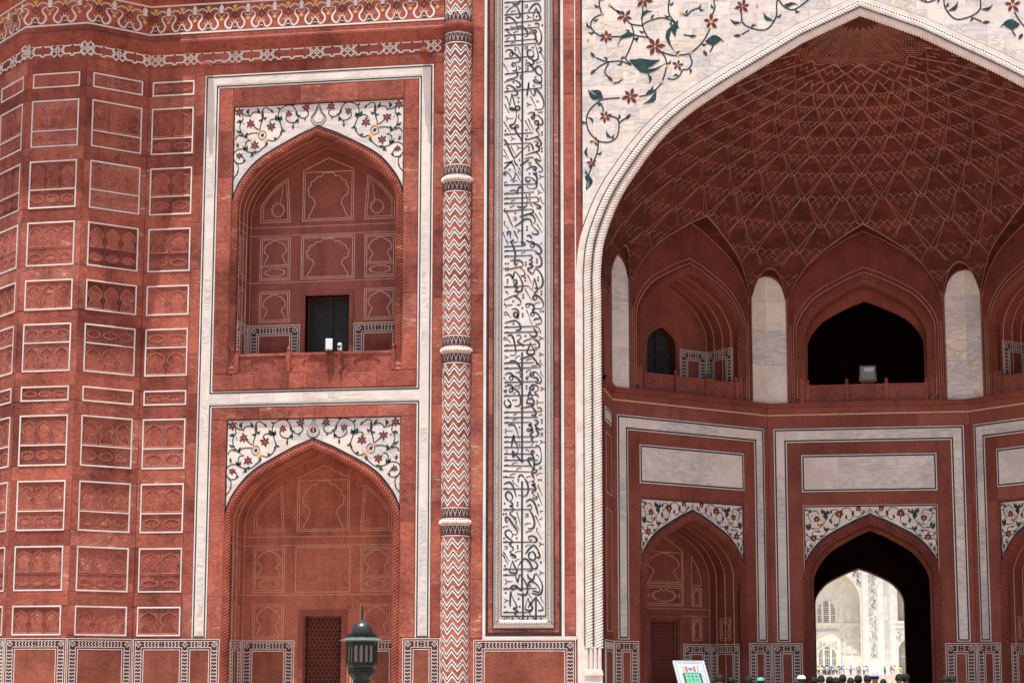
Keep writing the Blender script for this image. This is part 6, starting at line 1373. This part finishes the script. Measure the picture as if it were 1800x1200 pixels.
oct_lathe('cornice', [(.305, 2.515), (.315, 2.52), (.315, 2.56), (.30, 2.565), (.31, 2.59), (.31, 2.605), (.22, 2.61)], LG)
oct_lathe('dome', [(.212, 2.60), (.219, 2.65), (.214, 2.70), (.195, 2.755), (.16, 2.80), (.11, 2.835), (.06, 2.85), (.05, 2.86)], LD, None, 24, True)
oct_lathe('finial', [(.055, 2.85), (.035, 2.88), (.022, 2.93), (.018, 2.955), (.03, 2.965), (.012, 2.98), (.012, 3.0), (.032, 3.015), (.012, 3.03), (.012, 3.05), (.028, 3.065), (.01, 3.085), (.018, 3.11), (.0, 3.20)], LG, None, 10, True)

# ================================================================== information board
ps, th = R(19), R(44)
h = Vector((math.cos(ps), math.sin(ps), 0)); dn = Vector((math.sin(ps)*math.cos(th), -math.cos(ps)*math.cos(th), -math.sin(th))); nn = h.cross(-dn).normalized()
if nn.y > 0: nn = -nn
c0 = Vector((-4.33, -3, 2.12))
FB = Matrix(((h.x, -nn.x, -dn.x, c0.x), (h.y, -nn.y, -dn.y, c0.y), (h.z, -nn.z, -dn.z, c0.z), (0, 0, 0, 1)))
SB = thing('information_board', 'tilted white plan board with green and red garden map below the left porch arch', 'sign', FB)
BW_, BHt = .72, 1.05
mb = MB(); mb.box(0, BW_, -BHt, 0, -.05, 0, back=True); mk('board', mb, plain('board_white', (.30, .325, .345), .35, 0, .4), SB, FB)
navy = plain('board_navy', (.03, .06, .13), .5); mb = MB(); mb.ribbon([(.05, -.03-.03), (.07, -.035), (BW_-.07, -.035), (BW_-.05, -.06), (BW_-.05, -BHt+.04), (.05, -BHt+.04)], .009, 0, .002, True); mk('border_print', mb, navy, SB, FB)
ink = plain('board_ink', (.05, .06, .08), .6)
mb = MB(); random.seed(5)
u = .11
while u < BW_-.11:
    l = random.uniform(.012, .03); mb.box(u, u+l, -.092, -.075+random.uniform(-.003, .003), 0, .002); mb.box(u, u+l*.9, -.0735, -.071, 0, .002); u += l+(.008 if random.random() < .8 else .022)
for _ in range(26):
    s_ = random.choice((0, 1)); u = random.uniform(.09, .15) if not s_ else random.uniform(BW_-.16, BW_-.10); v = -random.uniform(.2, .95); mb.box(u, u+random.uniform(.02, .05), v, v+.006, 0, .002)
mk('lettering', mb, ink, SB, FB, kind='stuff')
rd = plain('map_red', (.30, .045, .03), .5); gr = plain('map_green', (.05, .30, .17), .5); bk_ = plain('map_black', (.012, .02, .03), .5)
mb = MB()
for u0 in (.235, .415): mb.box(u0, u0+.055, -.36, -.19, 0, .002)
mk('map_red_blocks', mb, rd, SB, FB)
mb = MB()
for du, dv in ((-.026, .03), (.026, .03), (-.026, -.03), (.026, -.03), (0, 0)): mb.poly([[(.353+du+.02*math.cos(i*.785), -.275+dv+.02*math.sin(i*.785)) for i in range(8)]], 0, .002)
for u0 in (.18, .505):
    for v in (-.20, -.25, -.30, -.35): mb.box(u0, u0+.028, v-.018, v, 0, .002)
for u0 in (.16, .54): mb.box(u0, u0+.014, -.18, -.155, 0, .003)
mb.box(.19, .53, -.395, -.385, 0, .002); mk('map_black_blocks', mb, bk_, SB, FB)
for i in range(4):
    for j in range(5):
        mb = MB(); mb.box(0, .072, -.095, 0, 0, .0025); mk('garden_plot', mb, gr, SB, FB @ T(.195+i*.084+(.006 if i > 1 else 0), 0, -.41-j*.108))
mb = MB(); mb.box(.15, .57, -.95, -.40, 0, .0015); mk('map_ground', mb, bk_, SB, FB)
for u in (.12, .60):
    P0 = FB @ Vector((u, .05, -.75)); mb = MB(); mb.lathe([(.022, .12), (.022, P0.z)], 8); o = mk('leg', mb, LG, SB, T(P0.x, P0.y, 0))

# ================================================================== lamps and bird on the balconies
fl = thing('floodlight', 'grey square floodlight on a stand on the central upper balustrade', 'floodlight', T(CX+.04, 6-.0, 9.62))
Ff = W[fl]; GM = plain('lamp_grey', (.13, .15, .15), .45, .3); 
mb = MB(); mb.chamf(-.215, .215, .10, .50, -.08, .02, .02); mb.box(-.215, .215, .10, .50, -.20, -.08, back=True); mk('housing', mb, GM, fl, Ff)
mb = MB(); mb.box(-.17, .17, .14, .46, .02, .026); g = mk('front_glass', mb, plain('lamp_glass', (.12, .13, .125), .08, 0, .8), fl, Ff)
mb = MB(); mb.box(-.09, .16, .33, .44, .026, .034); mk('bulb_reflector', mb, plain('reflector', (.40, .36, .28), .2, .8), g, Ff)
mb = MB(); mb.ribbon([(-.225, .30), (-.225, .10), (-.14, .055), (.14, .055), (.225, .10), (.225, .30)], .02, -.11, -.07); mb.box(-.13, -.105, -.01, .05, -.10, -.07); mb.box(.105, .13, -.01, .05, -.10, -.07); mk('stand', mb, RED, fl, Ff)
wl = thing('white_floodlight', 'white box floodlight clamped to the balcony rail of the upper left bay', 'floodlight', T(BC+.41, -.10, 9.86))
Fw = W[wl]; WP = plain('white_enamel', (.72, .73, .76), .3, 0, .5); Fr = Fw @ Matrix.Rotation(R(18), 4, 'Z')
mb = MB(); mb.chamf(-.085, .085, .03, .30, -.03, .09, .012); mb.box(-.085, .085, .03, .30, -.14, -.03, back=True); mk('housing', mb, WP, wl, Fr)
mb = MB(); mb.box(-.03, .0, -.12, .04, -.02, .0); mb.ribbon([(0, .02), (.02, -.06), (.07, -.14)], .012, .02, .035); mk('bracket', mb, LG, wl, Fw)
cc = thing('security_camera', 'tiny white bell shaped camera on the rail post beside the white floodlight', 'camera', T(BC+.69, -.10, 9.89)); Fc2 = W[cc]
mb = MB(); mb.lathe([(.06, .0), (.055, .02), (.05, .10), (.065, .11), (.055, .14), (.03, .165), (0, .175)], 12, (0, 0)); mk('shell', mb, WP, cc, Fc2, smooth=True); mb = MB(); mb.lathe([(.03, -.01), (.03, .03), (.015, .05), (0, .055)], 10, (0, 0)); mk('lens', mb, plain('lens_black', (.02, .02, .03), .2), cc, Fc2 @ T(0, -.045, .06) @ Matrix.Rotation(R(90), 4, 'X'))
bird = thing('pigeon', 'blue grey pigeon perched on the balustrade of the left upper porch balcony', 'bird', bL.matrix_world if False else (W[bL] @ T(.58, -.02, 9.62) @ Matrix.Rotation(R(60), 4, 'Z')))
Fb = W[bird]; PG = plain('pigeon_grey', (.10, .14, .17), .6); PD = plain('pigeon_neck', (.02, .07, .08), .35)
mb = MB(); V = []; Fq = []
sec = [(-.17, .05, .008), (-.12, .065, .02), (-.06, .085, .045), (0, .105, .058), (.05, .125, .05), (.075, .155, .034), (.085, .19, .026), (.095, .215, .027), (.115, .225, .018), (.125, .224, .006)]
for x, z, r_ in sec:
    for j in range(10): a = 2*PI*j/10; V.append((x, z+r_*math.sin(a), r_*.85*math.cos(a)))
for i in range(len(sec)-1):
    for j in range(10): Fq.append((i*10+j, i*10+(j+1) % 10, (i+1)*10+(j+1) % 10, (i+1)*10+j))
mb.add(V, Fq); mk('body', mb, PG, bird, Fb, smooth=True)
mb = MB(); mb.poly([[(-.20, .045), (-.05, .06), (.04, .10), (.02, .13), (-.06, .12)]], .042, .055); mb.poly([[(-.20, .045), (-.05, .06), (.04, .10), (.02, .13), (-.06, .12)]], -.055, -.042); mk('wings', mb, PD, bird, Fb)
mb = MB(); mb.box(.122, .145, .217, .223, -.004, .004, back=True); mb.box(.0, .008, 0, .06, .012, .02); mb.box(.0, .008, 0, .06, -.02, -.012); mk('beak_and_legs', mb, CRIM, bird, Fb)

# ================================================================== people
def skin_mesh(name, joints, edges, root, levels=1):
    me = bpy.data.meshes.new('tmp'); names = list(joints); me.from_pydata([joints[n][0] for n in names], [(names.index(a), names.index(b)) for a, b in edges], []); o = bpy.data.objects.new('tmp', me); COL.objects.link(o)
    m = o.modifiers.new('s', 'SKIN'); m.use_smooth_shade = True
    sv = me.skin_vertices[0].data
    for i, n in enumerate(names): r_ = joints[n][1]; sv[i].radius = r_ if isinstance(r_, tuple) else (r_, r_); sv[i].use_root = (n == root)
    s = o.modifiers.new('u', 'SUBSURF'); s.levels = levels; s.render_levels = levels
    bpy.context.view_layer.update(); r = bpy.data.meshes.new_from_object(o.evaluated_get(bpy.context.evaluated_depsgraph_get())); bpy.data.objects.remove(o); r.name = name; return r
J = {'pel': ((0, 0, .93), (.15, .11)), 'wai': ((0, 0, 1.08), (.13, .10)), 'che': ((0, .01, 1.28), (.155, .115)), 'nec0': ((0, .01, 1.42), (.085, .075)), 'nec': ((0, 0, 1.49), .055), 'hd0': ((0, -.01, 1.56), (.070, .082)), 'hd1': ((0, -.012, 1.63), (.078, .095)), 'hd2': ((0, -.008, 1.69), (.055, .065)), 'nose': ((0, -.10, 1.60), .014)}
E_ = [('pel', 'wai'), ('wai', 'che'), ('che', 'nec0'), ('nec0', 'nec'), ('nec', 'hd0'), ('hd0', 'hd1'), ('hd1', 'hd2'), ('hd0', 'nose')]
for s, n in ((-1, 'l'), (1, 'r')):
    J.update({'sh'+n: ((s*.17, .01, 1.39), .062), 'el'+n: ((s*.235, .03, 1.12), .043), 'wr'+n: ((s*.24, -.06, .88), .028), 'pa'+n: ((s*.24, -.085, .81), (.022, .04)), 'hi'+n: ((s*.09, 0, .86), .092), 'kn'+n: ((s*.11, -.02, .48), .058), 'an'+n: ((s*.11, .02, .09), .038), 'to'+n: ((s*.12, -.13, .035), .035), 'ear'+n: ((s*.088, 0, 1.60), .014)})
    E_ += [('che', 'sh'+n), ('sh'+n, 'el'+n), ('el'+n, 'wr'+n), ('wr'+n, 'pa'+n), ('pel', 'hi'+n), ('hi'+n, 'kn'+n), ('kn'+n, 'an'+n), ('an'+n, 'to'+n), ('hd0', 'ear'+n)]
    for q, (dx, dy, L) in enumerate(((-.012, -.035, .055), (-.006, -.018, .07), (0, 0, .075), (.004, .018, .065))):
        J['f%d%s' % (q, n)] = ((s*.24+s*dx, -.085+dy, .81-.045), .007); J['g%d%s' % (q, n)] = ((s*.24+s*dx-s*.012, -.09+dy, .81-.045-L*.6), .007); E_ += [('pa'+n, 'f%d%s' % (q, n)), ('f%d%s' % (q, n), 'g%d%s' % (q, n))]
    J['t0'+n] = ((s*.225, -.13, .82), .010); J['t1'+n] = ((s*.222, -.15, .785), .008); E_ += [('wr'+n, 't0'+n), ('t0'+n, 't1'+n)]
BODY = skin_mesh('person_body', J, E_, 'pel', 1)
def grow(keys, f): return {k_: (J[k_][0], tuple(x*f+.008 for x in (J[k_][1] if isinstance(J[k_][1], tuple) else (J[k_][1],)*2))) for k_ in keys}
SH = grow(['pel', 'wai', 'che', 'nec0', 'shl', 'shr', 'ell', 'elr'], 1.10)
SH['pel'] = ((0, 0, .90), (.175, .125)); SHIRT = skin_mesh('shirt', SH, [('pel', 'wai'), ('wai', 'che'), ('che', 'nec0'), ('che', 'shl'), ('che', 'shr'), ('shl', 'ell'), ('shr', 'elr')], 'pel', 1)
TRJ = grow(['pel', 'hil', 'hir', 'knl', 'knr', 'anl', 'anr'], 1.12); TRO = skin_mesh('trousers', TRJ, [('pel', 'hil'), ('pel', 'hir'), ('hil', 'knl'), ('hir', 'knr'), ('knl', 'anl'), ('knr', 'anr')], 'pel', 1)
def hairmesh(kind):
    mb = MB(); V = []; F_ = []; n = 14; m_ = 7
    for i in range(m_+1):
        ph = PI/2*(1-i/m_)*1.0 if kind != 'long' else PI/2-(PI/2+.55)*i/m_
        for j in range(n):
            a = 2*PI*j/n; front = max(0, -math.sin(a)); low = (1 if kind == 'short' else .6)
            z = math.sin(ph)*.088-(0 if kind == 'cap' else (1-front)*.075*(i/m_)*low); r_ = abs(math.cos(ph))**.55 if abs(math.cos(ph)) > 1e-6 else 0
            if kind != 'cap' and i == m_: r_ *= .9
            V.append((math.cos(a)*r_*.098, 1.635+z+(.02*front*(i/m_) if kind != 'cap' else 0), -(math.sin(a)*r_*.115)))
    for i in range(m_):
        for j in range(n): F_.append((i*n+j, i*n+(j+1) % n, (i+1)*n+(j+1) % n, (i+1)*n+j))
    mb.add([(x, z, w) for x, z, w in V], F_)
    if kind == 'cap': mb.add([(-.07, 1.635, .10), (.07, 1.635, .10), (.06, 1.625, .19), (-.06, 1.625, .19)], [(0, 1, 2, 3)])
    if kind == 'hat': mb.lathe([(.10, 1.64), (.19, 1.625), (.19, 1.632), (.10, 1.655)], 16)
    return mesh('hair' if kind in ('short', 'long') else kind, mb, [plain('tmp', (.5,)*3)], True)
HM = {k_: hairmesh(k_) for k_ in ('short', 'long', 'cap', 'hat')}
MCACHE = {}
def colmesh(me, col, rough=.8):
    key = (me.name, col)
    if key not in MCACHE:
        c = me.copy(); c.materials.clear(); nm = 'cloth_%d' % len(MCACHE); c.materials.append(plain(nm, col, rough)); MCACHE[key] = c
    return MCACHE[key]
SKIN = (.25, .13, .08); HAIRC = (.012, .010, .010)
def person(x, y, z, hgt, face, shirt, trou, head, headcol, label, group, far_=False, hair2=False):
    s = hgt/1.74; F = T(x, y, z) @ Matrix.Rotation(face, 4, 'Z') @ Matrix.Scale(s, 4)
    p = thing('person', label, 'person', F, group); p['label'] = label
    obj('body', colmesh(BODY, SKIN), p, F); obj('shirt', colmesh(SHIRT, shirt), p, F); obj('trousers', colmesh(TRO, trou), p, F)
    obj({'short': 'hair', 'long': 'hair', 'cap': 'cap', 'hat': 'hat'}[head], colmesh(HM[head], headcol), p, F)
    if head in ('cap', 'hat'): obj('hair', colmesh(HM['short'], HAIRC), p, F @ T(0, 0, -.012))
    return p
BK = (.02, .022, .028); g1 = 'visitors walking into the gate'
near = [(-3.72, .6, 1.60, .3, BK, BK, 'short', 'person with dark hair low beside the right edge of the plan board'),
 (-3.57, 1.4, 1.73, 2.9, (.03, .06, .08), BK, 'short', 'person in dark teal shirt just right of the plan board'),
 (-3.30, 1.6, 1.67, 3.2, BK, BK, 'long', 'person with dark hair between plan board and green cap wearer'),
 (-2.86, 1.2, 1.69, 3.0, (.04, .045, .06), BK, 'short', 'dark haired person next to the wearer of the green cap'),
 (-2.56, 1.0, 1.66, 2.8, (.08, .22, .16), BK, 'cap', 'person wearing a pale green cap'),
 (-1.58, .8, 1.71, -2.2, (.10, .10, .11), BK, 'cap', 'person wearing a white cap left of the passage'),
 (-1.30, 1.8, 1.68, 3.1, BK, BK, 'short', 'person in black standing against the left jamb of the passage'),
 (-1.12, 1.0, 1.72, 3.1, (.025, .03, .03), BK, 'short', 'dark silhouetted person at left edge of the bright opening'),
 (-.92, 1.5, 1.69, 2.9, BK, BK, 'long', 'silhouetted person with long hair in the left of the bright opening'),
 (-.76, .9, 1.67, 3.3, (.03, .03, .05), BK, 'short', 'short dark haired person, third head in the bright opening'),
 (-.61, 1.3, 1.74, 3.0, (.02, .05, .06), BK, 'short', 'person in dark teal top, tallest head left of the hat wearer'),
 (-.42, .7, 1.66, 3.1, BK, BK, 'short', 'broad shouldered person in black left of centre of the opening'),
 (-.24, 1.2, 1.72, 3.0, (.03, .03, .03), BK, 'long', 'dark haired person at the middle of the bright opening'),
 (-.02, .9, 1.73, 3.4, BK, BK, 'short', 'dark haired person directly left of the hat wearer'),
 (.15, .5, 1.80, 3.0, (.55, .55, .70), BK, 'hat', 'person in pale lilac shirt and blue and white hat'),
 (.36, 1.6, 1.63, 3.1, (.10, .11, .12), BK, 'short', 'grey shirted person right of the hat wearer'),
 (.72, .9, 1.75, 3.1, (.03, .12, .16), BK, 'short', 'person in dark blue shirt near the right side of the opening'),
 (.88, 1.3, 1.76, 2.8, (.05, .14, .18), BK, 'long', 'person with long hair at the right edge of the bright opening'),
 (1.80, 1.0, 1.71, 3.1, (.03, .03, .04), BK, 'short', 'left one of two people right of the passage'),
 (1.97, 1.1, 1.72, 3.3, (.04, .16, .18), BK, 'short', 'right one of two people right of the passage')]
for x, y, h_, f_, sh_, tr_, hd, lab in near:
    hc = HAIRC if hd in ('short', 'long') else ((.10, .38, .28) if 'green' in lab else ((.70, .70, .68) if 'white cap' in lab else (.30, .34, .62)))
    person(x, y, .12, h_, f_, sh_, tr_, hd, hc, lab, g1)
random.seed(11)
cols = [(.75, .75, .75), (.30, .50, .72), (.60, .62, .70), (.75, .60, .12), (.62, .10, .14), (.08, .35, .20), (.15, .20, .45), (.78, .74, .66), (.55, .25, .40)]
names_ = ['white', 'light blue', 'grey', 'yellow', 'red', 'green', 'navy', 'cream', 'plum']
ORD = ['first', 'second', 'third', 'fourth', 'fifth', 'sixth', 'seventh', 'eighth', 'ninth', 'tenth']; cnt = {}
spots = [mu(X) for X in [205, 216, 227, 238, 246, 255, 262, 270, 280, 288, 296, 303, 312, 320, 330, 338, 345, 352, 360, 385, 395, 403, 412, 420, 430, 452, 515, 520, 575, 590, 600, 640, 655, 668, 680, 835, 893, 898, 925, 932, 940, 975, 988]]
for i, x in enumerate(spots):
    c = random.randrange(9) if i not in (35, 36) else (5 if i == 35 else 4); y = 318+random.uniform(-1.5, 2.5); zz_ = 3.2
    cnt[c] = cnt.get(c, 0)+1; lab = 'far visitor in %s by the mausoleum, %s from left of those in %s' % (names_[c], ORD[cnt[c]-1], names_[c])
    person(x*.99+.05, y, zz_, random.uniform(1.55, 1.85), random.uniform(0, 6.28), cols[c], random.choice([(.05, .06, .1), (.5, .5, .5), cols[c]]), random.choice(['short', 'long', 'short']), HAIRC, lab, 'far visitors before the mausoleum')
flush()
